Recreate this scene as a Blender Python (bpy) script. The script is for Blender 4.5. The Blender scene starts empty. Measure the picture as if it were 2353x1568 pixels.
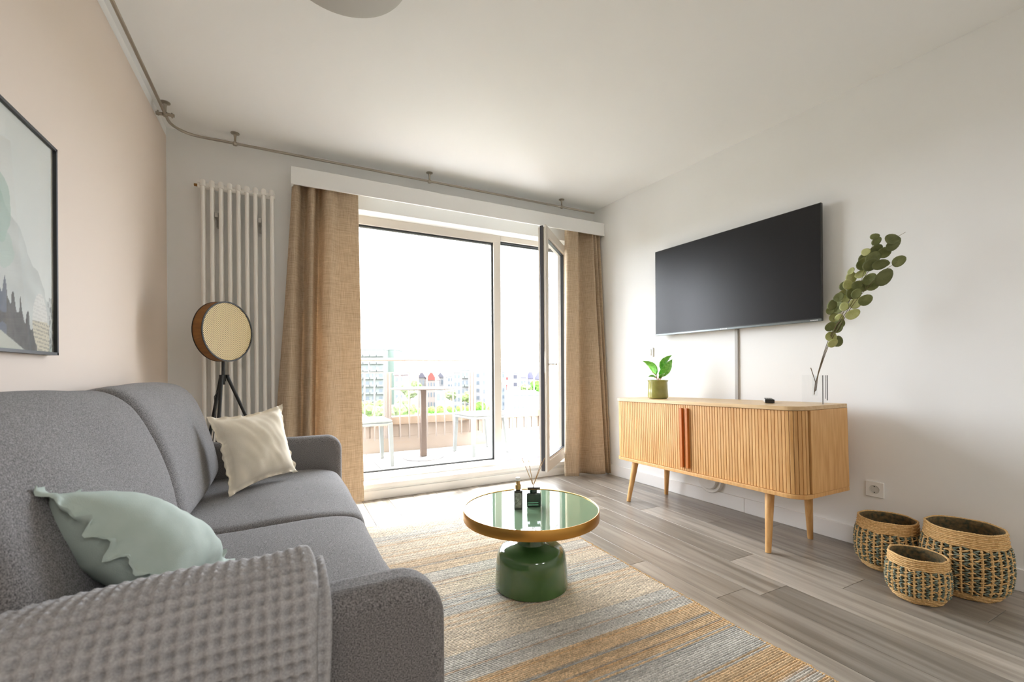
import bpy, bmesh, math, random
from mathutils import Vector, Matrix, noise
random.seed(7)
C = bpy.context.scene.collection
S = bpy.context.scene
PI = math.pi

# ------------------------------------------------------------------ camera
FPX, SY, YAW, ROLL, HC = 1012.0, 69.0, math.radians(27.14), math.radians(-0.4), 1.0
fwd = Vector((math.sin(YAW), math.cos(YAW), 0))
r0 = Vector((math.cos(YAW), -math.sin(YAW), 0))
u0 = Vector((0, 0, 1))
cR = r0 * math.cos(ROLL) + u0 * math.sin(ROLL)
cU = -r0 * math.sin(ROLL) + u0 * math.cos(ROLL)
CAM = Vector((0, 0, HC))
cd = bpy.data.cameras.new('camera')
cd.sensor_width = 36; cd.sensor_fit = 'HORIZONTAL'
cd.lens = FPX * 36 / 2353
cd.shift_y = SY / 2353
cd.clip_start = 0.02; cd.clip_end = 2000
cd.dof.use_dof = True; cd.dof.focus_distance = 2.6; cd.dof.aperture_fstop = 4.5
cam = bpy.data.objects.new('camera', cd); C.objects.link(cam)
cam.matrix_world = Matrix(((cR.x, cU.x, -fwd.x, 0), (cR.y, cU.y, -fwd.y, 0), (cR.z, cU.z, -fwd.z, HC), (0, 0, 0, 1)))
S.camera = cam

def ray(x, y):
    return cR * ((x - 1176.5) / FPX) + cU * (-(y - (784 + SY)) / FPX) + fwd
def at_depth(x, y, D):            # point at distance D (along the view axis)
    return CAM + ray(x, y) * D

# ------------------------------------------------------------------ world, lights, exposure
w = bpy.data.worlds.new('sky'); S.world = w; w.use_nodes = True
nt = w.node_tree; nt.nodes.clear()
out = nt.nodes.new('ShaderNodeOutputWorld'); bg = nt.nodes.new('ShaderNodeBackground')
tc = nt.nodes.new('ShaderNodeTexCoord'); nz = nt.nodes.new('ShaderNodeTexNoise'); rp = nt.nodes.new('ShaderNodeValToRGB')
mp = nt.nodes.new('ShaderNodeMapping'); mp.inputs['Scale'].default_value = (1, 1, 3.5)
nt.links.new(tc.outputs['Generated'], mp.inputs[0]); nt.links.new(mp.outputs[0], nz.inputs['Vector'])
nz.inputs['Scale'].default_value = 2.2; nz.inputs['Detail'].default_value = 4
rp.color_ramp.elements[0].position = 0.35; rp.color_ramp.elements[0].color = (0.80, 0.87, 0.98, 1)
rp.color_ramp.elements[1].position = 0.62; rp.color_ramp.elements[1].color = (0.97, 0.985, 1.0, 1)
nt.links.new(nz.outputs['Fac'], rp.inputs[0]); nt.links.new(rp.outputs[0], bg.inputs[0])
SKY = 3.0
bg.inputs[1].default_value = SKY
nt.links.new(bg.outputs[0], out.inputs[0])

sd = bpy.data.lights.new('sun', 'SUN'); sd.energy = 3.0; sd.angle = math.radians(3); sd.color = (1, 0.95, 0.88)
sun = bpy.data.objects.new('sun', sd); C.objects.link(sun)
sv = Vector((0.80, 0.50, 1.15)).normalized()           # towards the sun
sun.rotation_euler = sv.to_track_quat('Z', 'Y').to_euler()

pd = bpy.data.lights.new('window_portal', 'AREA'); pd.shape = 'RECTANGLE'; pd.size = 2.5; pd.size_y = 2.2
pd.cycles.is_portal = True
po = bpy.data.objects.new('window_portal', pd); C.objects.link(po)
po.location = (1.4, 3.80, 1.2); po.rotation_euler = (math.radians(-90), 0, 0)

# added fill lights under the ceiling behind the camera, no lamps known there
for lx in (0.3, 1.9):
    ld = bpy.data.lights.new('rear_fill_light', 'AREA'); ld.shape = 'DISK'; ld.size = 0.5; ld.energy = 3.6; ld.color = (1, 0.985, 0.97)
    lo = bpy.data.objects.new('rear_fill_light', ld); C.objects.link(lo); lo.location = (lx, -2.0, 2.55)

S.view_settings.view_transform = 'Standard'; S.view_settings.look = 'None'
S.view_settings.gamma = 1; S.view_settings.use_curve_mapping = False
S.view_settings.exposure = 2.8
cy = S.cycles
cy.max_bounces = 14; cy.diffuse_bounces = 9; cy.glossy_bounces = 6; cy.transmission_bounces = 8; cy.transparent_max_bounces = 12
cy.sample_clamp_indirect = 6; cy.use_denoising = True; cy.caustics_reflective = False; cy.caustics_refractive = False

# ------------------------------------------------------------------ materials
def srgb(r, g, b):
    f = lambda c: (c / 255) / 12.92 if c / 255 <= 0.04045 else ((c / 255 + 0.055) / 1.055) ** 2.4
    return (f(r), f(g), f(b), 1)
OUT = 0.40        # outdoor base colours darkened evenly so the bright exposure does not wash them out
def osrgb(r, g, b):
    c = srgb(r, g, b); return (c[0] * OUT, c[1] * OUT, c[2] * OUT, 1)
def tsrgb(r, g, b):
    c = srgb(r, g, b); m_ = (c[0] + c[1] + c[2]) / 3; return tuple(max(0.002, (m_ + (q - m_) * 1.5) * 0.15) for q in c[:3]) + (1,)  # town tones, paled for haze, then darkened and saturated against the exposure
def newmat(name):
    m = bpy.data.materials.new(name); m.use_nodes = True
    n = m.node_tree; return m, n, n.nodes['Principled BSDF']
def mat(name, col, rough=0.6, metal=0.0, noise_scale=None, col2=None, bump=0.0, bump_scale=None, stretch=(1, 1, 1), coat=0.0, detail=4, spec=None, rnd=0.0, sheen=0.0):
    m, n, b = newmat(name)
    col = col if len(col) == 4 else (*col, 1)
    b.inputs['Base Color'].default_value = col
    b.inputs['Roughness'].default_value = rough; b.inputs['Metallic'].default_value = metal
    if coat: b.inputs['Coat Weight'].default_value = coat; b.inputs['Coat Roughness'].default_value = 0.03
    if spec is not None: b.inputs['Specular IOR Level'].default_value = spec
    if sheen: b.inputs['Sheen Weight'].default_value = sheen
    N = n.nodes; L = n.links
    if noise_scale or bump:
        t = N.new('ShaderNodeTexCoord'); mpn = N.new('ShaderNodeMapping'); mpn.inputs['Scale'].default_value = stretch
        L.new(t.outputs['Object'], mpn.inputs[0])
        if rnd:
            oi = N.new('ShaderNodeObjectInfo'); va = N.new('ShaderNodeVectorMath'); va.operation = 'SCALE'; va.inputs['Scale'].default_value = 37.0
            cx = N.new('ShaderNodeCombineXYZ'); 
            for k in range(3): L.new(oi.outputs['Random'], cx.inputs[k])
            L.new(cx.outputs[0], va.inputs[0]); L.new(va.outputs[0], mpn.inputs['Location'])
    if noise_scale:
        z = N.new('ShaderNodeTexNoise'); z.inputs['Scale'].default_value = noise_scale; z.inputs['Detail'].default_value = detail
        L.new(mpn.outputs[0], z.inputs['Vector'])
        rr = N.new('ShaderNodeValToRGB'); rr.color_ramp.elements[0].position = 0.33; rr.color_ramp.elements[1].position = 0.67
        rr.color_ramp.elements[0].color = col; c2 = col2 if col2 else tuple(min(1, c * 1.25) for c in col[:3])
        rr.color_ramp.elements[1].color = c2 if len(c2) == 4 else (*c2, 1)
        L.new(z.outputs['Fac'], rr.inputs[0]); last = rr.outputs[0]
        if rnd:
            hs = N.new('ShaderNodeHueSaturation'); mr = N.new('ShaderNodeMapRange'); mr.inputs['To Min'].default_value = 1 - rnd; mr.inputs['To Max'].default_value = 1 + rnd
            L.new(oi.outputs['Random'], mr.inputs[0]); L.new(mr.outputs[0], hs.inputs['Value']); L.new(last, hs.inputs['Color']); last = hs.outputs[0]
        L.new(last, b.inputs['Base Color'])
    if bump:
        z2 = N.new('ShaderNodeTexNoise'); z2.inputs['Scale'].default_value = bump_scale or 200; z2.inputs['Detail'].default_value = 3
        L.new(mpn.outputs[0], z2.inputs['Vector'])
        bp = N.new('ShaderNodeBump'); bp.inputs['Strength'].default_value = bump; bp.inputs['Distance'].default_value = 0.002
        L.new(z2.outputs['Fac'], bp.inputs['Height']); L.new(bp.outputs[0], b.inputs['Normal'])
    return m
def glass_mat(name, tint=(1, 1, 1), refl=1.0):
    m = bpy.data.materials.new(name); m.use_nodes = True; n = m.node_tree; n.nodes.clear()
    o = n.nodes.new('ShaderNodeOutputMaterial'); mx = n.nodes.new('ShaderNodeMixShader'); tr = n.nodes.new('ShaderNodeBsdfTransparent')
    gl = n.nodes.new('ShaderNodeBsdfGlossy'); gl.inputs['Roughness'].default_value = 0.02; lw = n.nodes.new('ShaderNodeLayerWeight'); lw.inputs[0].default_value = 0.5
    tr.inputs[0].default_value = (*tint, 1)
    pw_ = n.nodes.new('ShaderNodeMath'); pw_.operation = 'POWER'; pw_.inputs[1].default_value = 5; n.links.new(lw.outputs['Facing'], pw_.inputs[0])
    mu = n.nodes.new('ShaderNodeMath'); mu.operation = 'MULTIPLY_ADD'; mu.inputs[1].default_value = 0.6 * refl; mu.inputs[2].default_value = 0.04 * refl
    n.links.new(pw_.outputs[0], mu.inputs[0]); n.links.new(mu.outputs[0], mx.inputs[0]); n.links.new(tr.outputs[0], mx.inputs[1]); n.links.new(gl.outputs[0], mx.inputs[2]); n.links.new(mx.outputs[0], o.inputs[0])
    return m

WHITE = mat('white_paint', (0.838, 0.850, 0.848), 0.75, noise_scale=3, col2=(0.852, 0.865, 0.862), bump=0.08, bump_scale=120)
CEIL = mat('ceiling_paint', (0.86, 0.87, 0.868), 0.85)
TRIM = mat('trim_white', (0.86, 0.86, 0.85), 0.35)
FRAME = mat('window_frame_cream', (0.72, 0.68, 0.62), 0.4)
GASKET = mat('gasket_black', (0.03, 0.035, 0.04), 0.5)
METAL = mat('brushed_steel', (0.42, 0.38, 0.32), 0.32, 1.0)
CHROME = mat('bright_steel', (0.7, 0.7, 0.7), 0.2, 1.0)
RADW = mat('radiator_enamel', (0.86, 0.85, 0.82), 0.35)
BLACK = mat('black_metal', (0.012, 0.013, 0.013), 0.45)
OAK = mat('oak', srgb(217, 173, 115), 0.45, noise_scale=9, col2=srgb(199, 148, 88), stretch=(7, 7, 0.6), bump=0.12, bump_scale=60, rnd=0.06)
OAKTOP = mat('oak_top', srgb(216, 188, 146), 0.38, noise_scale=8, col2=srgb(203, 170, 124), stretch=(7, 0.6, 7))
OAKDARK = mat('oak_handle', srgb(190, 112, 48), 0.45, noise_scale=8, col2=srgb(176, 98, 38), stretch=(7, 7, 0.6))
OAKIN = mat('cabinet_shadow_gap', srgb(70, 40, 18), 0.8)
SOFA = mat('grey_weave', srgb(64, 63, 63), 0.95, noise_scale=400, col2=srgb(146, 143, 143), bump=0.5, bump_scale=420, detail=3, sheen=0.1)
SOFADK = mat('grey_weave_piping', srgb(96, 96, 98), 0.95)
def linen(name, c1, c2):
    m, n, b = newmat(name); N = n.nodes; L = n.links
    t = N.new('ShaderNodeTexCoord'); outs = []
    for sc in ((330, 330, 12), (12, 12, 420)):
        mpn = N.new('ShaderNodeMapping'); mpn.inputs['Scale'].default_value = sc; L.new(t.outputs['Object'], mpn.inputs[0])
        z = N.new('ShaderNodeTexNoise'); z.inputs['Scale'].default_value = 1; z.inputs['Detail'].default_value = 2; L.new(mpn.outputs[0], z.inputs['Vector']); outs.append(z.outputs['Fac'])
    ad = N.new('ShaderNodeMath'); ad.operation = 'ADD'; L.new(outs[0], ad.inputs[0]); L.new(outs[1], ad.inputs[1])
    mr = N.new('ShaderNodeMapRange'); mr.inputs['From Min'].default_value = 0.68; mr.inputs['From Max'].default_value = 1.32; L.new(ad.outputs[0], mr.inputs[0])
    mx = N.new('ShaderNodeMix'); mx.data_type = 'RGBA'; mx.inputs['A'].default_value = c1; mx.inputs['B'].default_value = c2
    L.new(mr.outputs[0], mx.inputs['Factor']); L.new(mx.outputs['Result'], b.inputs['Base Color']); b.inputs['Roughness'].default_value = 0.9
    o = n.nodes['Material Output']; tl = N.new('ShaderNodeBsdfTranslucent'); L.new(mx.outputs['Result'], tl.inputs[0])
    ms = N.new('ShaderNodeMixShader'); ms.inputs[0].default_value = 0.24; L.new(b.outputs[0], ms.inputs[1]); L.new(tl.outputs[0], ms.inputs[2]); L.new(ms.outputs[0], o.inputs[0])
    bp = N.new('ShaderNodeBump'); bp.inputs['Strength'].default_value = 0.25; bp.inputs['Distance'].default_value = 0.001; L.new(ad.outputs[0], bp.inputs['Height']); L.new(bp.outputs[0], b.inputs['Normal'])
    return m
CURT = linen('curtain_linen', srgb(176, 154, 127), srgb(220, 203, 178))
CREAM = mat('cream_cotton', srgb(230, 221, 202), 0.9, noise_scale=14, col2=srgb(237, 229, 212), bump=0.25, bump_scale=500)
SAGE = mat('sage_cotton', srgb(162, 176, 168), 0.85, noise_scale=12, col2=srgb(176, 189, 182), bump=0.2, bump_scale=500)
KNIT = mat('grey_knit', srgb(152, 151, 152), 0.95, noise_scale=300, col2=srgb(178, 177, 178), bump=0.4, bump_scale=500)
GREENGL = mat('green_glaze', srgb(66, 96, 52), 0.12, noise_scale=5, col2=srgb(76, 106, 60), coat=0.6)
GREENTOP = mat('green_tabletop', srgb(138, 172, 142), 0.04, coat=1.0, spec=0.9)
BRASS = mat('brass', srgb(196, 146, 74), 0.3, 1.0, bump=0.05, bump_scale=80, stretch=(1, 1, 12))
OLIVE = mat('olive_glaze', srgb(140, 140, 72), 0.18, noise_scale=18, col2=srgb(156, 154, 88), coat=0.4)
SOIL = mat('soil', srgb(60, 45, 32), 0.95, bump=0.6, bump_scale=120)
LEAFG = mat('plant_leaf', srgb(84, 176, 48), 0.4, noise_scale=60, col2=srgb(142, 214, 92), stretch=(1, 1, 1))
STEMR = mat('plant_stem', srgb(190, 120, 90), 0.6)
EUC = mat('eucalyptus_dark', srgb(96, 104, 58), 0.6, noise_scale=25, col2=srgb(122, 128, 78), rnd=0.22)
EUCL = mat('eucalyptus_light', srgb(156, 160, 92), 0.6, noise_scale=25, col2=srgb(180, 182, 126), rnd=0.12)
TWIG = mat('twig', srgb(96, 78, 52), 0.7)
SCREEN = mat('tv_screen', (0.004, 0.004, 0.005), 0.33, spec=0.36)
BEZEL = mat('tv_bezel', (0.02, 0.022, 0.022), 0.35)
BEZSIL = mat('tv_strip', (0.16, 0.18, 0.18), 0.3, 0.6)
LETTER = mat('pale_lettering', (0.7, 0.7, 0.7), 0.5)
PLASTW = mat('white_plastic', (0.82, 0.82, 0.80), 0.3)
GREYPL = mat('grey_plastic', (0.42, 0.41, 0.39), 0.4)
SILVPL = mat('silver_plastic', (0.55, 0.54, 0.52), 0.3, 0.4)
CLEAR = glass_mat('clear_glass')
ACRYL = glass_mat('clear_acrylic', (0.985, 0.99, 0.99), 0.5)
DKGLASS = mat('dark_green_glass', srgb(16, 44, 30), 0.05, coat=1.0)
SMOKE = mat('smoked_bottle', (0.02, 0.025, 0.022), 0.12, coat=0.8)
LABELM = mat('label_grey', srgb(170, 170, 160), 0.6, noise_scale=90, col2=srgb(110, 110, 102))
GOLD = mat('gold_collar', srgb(214, 178, 120), 0.28, 1.0)
REED = mat('reed', srgb(196, 158, 108), 0.8)
JUTE = mat('jute_cord', srgb(196, 156, 98), 0.9, noise_scale=130, col2=srgb(226, 190, 136), bump=0.6, bump_scale=260, detail=2)
GRASSD = mat('seagrass_dark', srgb(64, 76, 64), 0.75, noise_scale=60, col2=srgb(136, 144, 126), bump=0.5, bump_scale=200)
BASKIN = mat('basket_inner', srgb(120, 96, 60), 0.95, noise_scale=60, col2=srgb(60, 62, 46), bump=0.6, bump_scale=120)
CANE = mat('cane', srgb(232, 214, 168), 0.6)
SHADEB = mat('lamp_band_wood', srgb(140, 92, 40), 0.55, noise_scale=12, col2=srgb(118, 76, 32), stretch=(1, 1, 6))
SHADEIN = mat('lamp_inner', srgb(60, 46, 28), 0.8)
DISH = mat('dish_metal', (0.42, 0.41, 0.385), 0.5)
CONC = mat('pale_render', osrgb(232, 208, 186), 0.85, noise_scale=3, col2=osrgb(238, 217, 198))
CAPM = mat('parapet_cap', osrgb(234, 208, 180), 0.8, noise_scale=4, col2=osrgb(226, 196, 166))
RAILM = mat('rail_beige', osrgb(214, 196, 182), 0.45)
PAVER = mat('balcony_paver', osrgb(214, 210, 206), 0.85, noise_scale=6, col2=osrgb(226, 223, 220), rnd=0.04)
GROUT = mat('paver_joint', srgb(120, 112, 102), 0.9)
BRONZE = mat('table_bronze', osrgb(158, 136, 122), 0.4, 0.3)
TBASE = mat('table_base_grey', osrgb(176, 172, 172), 0.45)
CHAIRW = mat('chair_resin_white', osrgb(216, 222, 218), 0.5)
REDM = mat('red_banner', tsrgb(214, 60, 84), 0.7)
BARK = mat('tree_bark', srgb(120, 104, 84), 0.9)

# ------------------------------------------------------------------ object helpers
WM = {}
def setp(o, label=None, cat=None, group=None, kind=None):
    if label: o['label'] = label
    if cat: o['category'] = cat
    if group: o['group'] = group
    if kind: o['kind'] = kind
    return o
def thing(name, label, cat, loc=(0, 0, 0), M=None, group=None, kind=None):
    o = bpy.data.objects.new(name, None); C.objects.link(o); o.empty_display_size = 0.1
    m = M if M is not None else Matrix.Translation(Vector(loc))
    o.matrix_world = m; WM[o] = m.copy()
    return setp(o, label, cat, group, kind)
class MB:
    def __init__(s): s.v = []; s.f = []; s.col = None
    def add(s, vs, fs):
        k = len(s.v); s.v += [Vector(p) for p in vs]; s.f += [tuple(i + k for i in f) for f in fs]; return s
    def box(s, c, d, M=None):
        x, y, z = [q / 2 for q in d]; c = Vector(c)
        vs = [Vector((i * x, j * y, k * z)) for k in (-1, 1) for j in (-1, 1) for i in (-1, 1)]
        if M is not None: vs = [M @ p for p in vs]
        return s.add([c + p for p in vs], [(0, 2, 3, 1), (4, 5, 7, 6), (0, 1, 5, 4), (2, 6, 7, 3), (0, 4, 6, 2), (1, 3, 7, 5)])
    def bb(s, a, b):     # box from min to max corner
        return s.box([(a[i] + b[i]) / 2 for i in range(3)], [abs(b[i] - a[i]) for i in range(3)])
    def ring(s, c, ax, r, n, up=None):
        ax = Vector(ax).normalized(); up = Vector(up) if up else (Vector((0, 0, 1)) if abs(ax.z) < 0.95 else Vector((1, 0, 0)))
        a = ax.cross(up).normalized(); b = ax.cross(a)
        return [Vector(c) + a * r * math.cos(2 * PI * i / n) + b * r * math.sin(2 * PI * i / n) for i in range(n)]
    def tube(s, pts, r, n=8, caps=True):
        pts = [Vector(p) for p in pts]; rs = r if isinstance(r, (list, tuple)) else [r] * len(pts)
        rings = []; up = None
        for i, p in enumerate(pts):
            t = (pts[min(i + 1, len(pts) - 1)] - pts[max(i - 1, 0)]).normalized()
            if up is None: up = Vector((0, 0, 1)) if abs(t.z) < 0.9 else Vector((1, 0, 0))
            a = t.cross(up).normalized(); b = a.cross(t).normalized(); up = b
            rings.append([p + a * rs[i] * math.cos(2 * PI * k / n) + b * rs[i] * math.sin(2 * PI * k / n) for k in range(n)])
        k0 = len(s.v); s.v += [q for rg in rings for q in rg]
        for i in range(len(pts) - 1):
            for k in range(n):
                s.f.append((k0 + i * n + k, k0 + i * n + (k + 1) % n, k0 + (i + 1) * n + (k + 1) % n, k0 + (i + 1) * n + k))
        if caps:
            s.f.append(tuple(k0 + k for k in range(n))[::-1]); s.f.append(tuple(k0 + (len(pts) - 1) * n + k for k in range(n)))
        return s
    def cyl(s, a, b, r, r2=None, n=16): return s.tube([a, b], [r, r2 if r2 is not None else r], n)
    def lathe(s, prof, c=(0, 0, 0), n=48, M=None, close=False):
        c = Vector(c); k0 = len(s.v)
        for (r, z) in prof:
            for k in range(n):
                p = Vector((r * math.cos(2 * PI * k / n), r * math.sin(2 * PI * k / n), z))
                s.v.append(c + (M @ p if M is not None else p))
        for i in range(len(prof) - 1):
            for k in range(n): s.f.append((k0 + i * n + k, k0 + i * n + (k + 1) % n, k0 + (i + 1) * n + (k + 1) % n, k0 + (i + 1) * n + k))
        if not close:
            if prof[0][0] > 1e-6: s.f.append(tuple(k0 + k for k in range(n))[::-1])
            if prof[-1][0] > 1e-6: s.f.append(tuple(k0 + (len(prof) - 1) * n + k for k in range(n)))
        return s
    def grid(s, fn, nu, nv, cu=False, cv=False):
        k0 = len(s.v); mu = nu if cu else nu + 1; mv = nv if cv else nv + 1
        for i in range(mu):
            for j in range(mv): s.v.append(Vector(fn(i / nu, j / nv)))
        for i in range(nu):
            for j in range(nv):
                a = i % mu; b = (i + 1) % mu; c = j % mv; d = (j + 1) % mv
                s.f.append((k0 + a * mv + c, k0 + b * mv + c, k0 + b * mv + d, k0 + a * mv + d))
        return s
    def prism(s, poly, o, a, b, n, t):   # 2D polygon in plane (a,b) from origin o, extruded t along n
        o, a, b, n = Vector(o), Vector(a), Vector(b), Vector(n); m = len(poly)
        vs = [o + a * p[0] + b * p[1] for p in poly]; vs += [q + n * t for q in vs]
        return s.add(vs, [tuple(range(m))[::-1], tuple(range(m, 2 * m))] + [(i, (i + 1) % m, m + (i + 1) % m, m + i) for i in range(m)])
    def blob(s, c, r, n=3, sq=(1, 1, 1)):
        bm = bmesh.new(); bmesh.ops.create_icosphere(bm, subdivisions=n, radius=1)
        vs = [Vector(c) + Vector((v.co.x * r * sq[0], v.co.y * r * sq[1], v.co.z * r * sq[2])) for v in bm.verts]; fs = [tuple(v.index for v in f.verts) for f in bm.faces]
        bm.free(); return s.add(vs, fs)
    def build(s, name, m, parent=None, world=True, bevel=0, seg=2, smooth=True, angle=38, label=None, cat=None, group=None, kind=None, subsurf=0, thick=0, fix=True, mats=None, fm=None):
        me = bpy.data.meshes.new(name)
        vs = s.v
        if parent is not None and world: Mi = WM[parent].inverted(); vs = [Mi @ p for p in vs]
        off = Vector((0, 0, 0))
        if parent is None and vs:
            off = Vector(((min(p.x for p in vs) + max(p.x for p in vs)) / 2, (min(p.y for p in vs) + max(p.y for p in vs)) / 2, min(p.z for p in vs)))
            vs = [p - off for p in vs]
        me.from_pydata([tuple(p) for p in vs], [], s.f); me.update()
        if fix:
            bm = bmesh.new(); bm.from_mesh(me); bmesh.ops.recalc_face_normals(bm, faces=bm.faces); bm.to_mesh(me); bm.free()
        if smooth:
            me.shade_smooth(); me.set_sharp_from_angle(angle=math.radians(angle))
        for q in (mats or [m]): me.materials.append(q)
        if fm: me.polygons.foreach_set('material_index', fm)
        o = bpy.data.objects.new(name, me); C.objects.link(o)
        if parent is not None: o.parent = parent; WM[o] = WM[parent]
        else: o.location = off; WM[o] = Matrix.Translation(off)
        if thick: md = o.modifiers.new('solid', 'SOLIDIFY'); md.thickness = thick; md.offset = 0
        if bevel: md = o.modifiers.new('bevel', 'BEVEL'); md.width = bevel; md.segments = seg; md.limit_method = 'ANGLE'; md.angle_limit = math.radians(50); md.harden_normals = False
        if subsurf: md = o.modifiers.new('sub', 'SUBSURF'); md.levels = subsurf; md.render_levels = subsurf
        return setp(o, label, cat, group, kind)
def struct(name, mb, m, label, cat='structure', **k): return mb.build(name, m, label=label, cat=cat, kind='structure', **k)

# ------------------------------------------------------------------ room shell
H = 2.6; WY = 3.57; XL = -0.685; YB = -3.4
def XR(y): return 2.9595 - 0.0545 * y        # right wall plane (slightly out of square)
XO0, XO1, ZO1, FY = 0.20, 2.56, 2.262, 3.70  # window opening and frame plane
WOUT = 3.86

# floor slab and planks
mb = MB().bb((XL - 0.1, YB - 0.1, -0.12), (3.2, WY + 0.02, -0.004))
floor = struct('floor', mb, mat('floor_joint', (0.05, 0.045, 0.04), 0.9), 'grey-brown wooden plank floor of the living room', 'floor', smooth=False)
PLANK = mat('plank_oak_grey', srgb(158, 151, 141), 0.28, noise_scale=2.6, col2=srgb(120, 113, 103), stretch=(11, 0.7, 1), bump=0.12, bump_scale=30, rnd=0.26, detail=8)
pw = 0.192; meshes = {}
def plank(x0, x1, y0, y1):
    key = (round(x1 - x0, 3), round(y1 - y0, 3))
    if key not in meshes:
        mbp = MB().bb((0, 0, -0.004), (x1 - x0 - 0.0015, y1 - y0 - 0.0015, 0.0))
        o = mbp.build('plank', PLANK, floor, world=False, bevel=0.0008, seg=1, smooth=False)
        meshes[key] = o
    else:
        o = meshes[key].copy(); C.objects.link(o)
    o.parent = floor; WM[o] = WM[floor]
    o.location = WM[floor].inverted() @ Vector((x0, y0, 0))
x = 1.861 - pw * 14; row = 0
while x < 3.06:
    x0 = max(x, XL); x1 = min(x + pw, 3.06)
    if x1 - x0 > 0.02:
        offs = [0.0, 0.43, 0.86, 0.21, 0.64, 1.05][row % 6]
        y = YB - offs
        if abs(x - 1.861) < 0.01: y = 1.236 - 1.285 * 4
        while y < WY:
            a, b = max(y, YB), min(y + 1.285, WY)
            if b - a > 0.03: plank(x0, x1, a, b)
            y += 1.285
    x += pw; row += 1

struct('ceiling', MB().bb((XL - 0.1, YB - 0.1, H), (3.25, WY + 0.3, H + 0.15)), CEIL, 'plain white ceiling', 'ceiling', smooth=False)
# left wall: sand paint up to a white border under the ceiling
lw, n_, b_ = newmat('sand_paint')
N = n_.nodes; L = n_.links
tcn = N.new('ShaderNodeNewGeometry'); sx = N.new('ShaderNodeSeparateXYZ'); L.new(tcn.outputs['Position'], sx.inputs[0])
g1 = N.new('ShaderNodeMath'); g1.operation = 'LESS_THAN'; g1.inputs[1].default_value = 2.545; L.new(sx.outputs['Z'], g1.inputs[0])
g2 = N.new('ShaderNodeMath'); g2.operation = 'LESS_THAN'; g2.inputs[1].default_value = WY - 0.006; L.new(sx.outputs['Y'], g2.inputs[0])
g3 = N.new('ShaderNodeMath'); g3.operation = 'MULTIPLY'; L.new(g1.outputs[0], g3.inputs[0]); L.new(g2.outputs[0], g3.inputs[1])
mx = N.new('ShaderNodeMix'); mx.data_type = 'RGBA'; mx.inputs['A'].default_value = (0.85, 0.85, 0.84, 1); mx.inputs['B'].default_value = srgb(221, 208, 196)
L.new(g3.outputs[0], mx.inputs['Factor']); L.new(mx.outputs['Result'], b_.inputs['Base Color']); b_.inputs['Roughness'].default_value = 0.8
struct('wall_left', MB().bb((XL - 0.12, YB - 0.1, -0.1), (XL, WOUT, H + 0.1)), lw, 'sand coloured left wall with a white border at the ceiling', 'wall', smooth=False)
ya, yb = YB - 0.1, WOUT
mb = MB().add([(XR(ya), ya, -0.1), (XR(yb), yb, -0.1), (XR(yb) + 0.15, yb, -0.1), (XR(ya) + 0.15, ya, -0.1), (XR(ya), ya, H + 0.1), (XR(yb), yb, H + 0.1), (XR(yb) + 0.15, yb, H + 0.1), (XR(ya) + 0.15, ya, H + 0.1)],
              [(0, 3, 2, 1), (4, 5, 6, 7), (0, 1, 5, 4), (1, 2, 6, 5), (2, 3, 7, 6), (3, 0, 4, 7)])
struct('wall_right', mb, WHITE, 'plain white right wall behind the television', 'wall', smooth=False)
struct('wall_back', MB().bb((XL - 0.1, YB - 0.12, -0.1), (3.25, YB, H + 0.1)), mat('rear_paint', srgb(214, 210, 204), 0.8), 'pale grey-beige rear wall behind the viewer', 'wall', smooth=False)
mb = MB()
mb.bb((XL - 0.1, WY, -0.1), (XO0, WOUT, H + 0.1)); mb.bb((XO1, WY, -0.1), (2.90, WOUT, H + 0.1)); mb.bb((XO0, WY, ZO1), (XO1, WOUT, H + 0.1))
mb.bb((XO0, WY, -0.1), (XO1, WOUT, 0.085))
struct('wall_window', mb, WHITE, 'white wall with the wide balcony window opening', 'wall', smooth=False)
struct('trim_1', MB().bb((XO0 + 0.001, WY - 0.022, 0.09), (XO1, FY + 0.002, 0.125)), TRIM, 'white sill board on the step below the balcony window', 'sill', bevel=0.003)
struct('trim_2', MB().bb((XO0 - 0.3, WY - 0.012, 0.0), (2.75, WY + 0.001, 0.068)), TRIM, 'white skirting board along the window step', 'baseboard', bevel=0.002)

# right baseboard in lengths
bbr = thing('baseboard_right', 'white skirting board along the right wall', 'baseboard', (XR(1), 1, 0), kind='structure')
def wp(y, off, z): return Vector((XR(y) - off, y, z))
for (a, b) in ((-3.39, -2.4), (-2.4, 0.0), (0.0, 1.998), (1.998, 3.555)):
    q = [wp(a + 0.001, 0.014, 0), wp(b - 0.001, 0.014, 0), wp(b - 0.001, 0.0, 0), wp(a + 0.001, 0.0, 0)]
    MB().add(q + [p + Vector((0, 0, 0.1)) for p in q], [(0, 3, 2, 1), (4, 5, 6, 7), (0, 1, 5, 4), (1, 2, 6, 5), (2, 3, 7, 6), (3, 0, 4, 7)]).build('panel', TRIM, bbr, bevel=0.002, seg=1)
struct('baseboard_left', MB().bb((XL, YB, 0), (XL + 0.012, WY, 0.09)), TRIM, 'white skirting board along the sand wall behind the sofa', 'baseboard', bevel=0.002)

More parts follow.
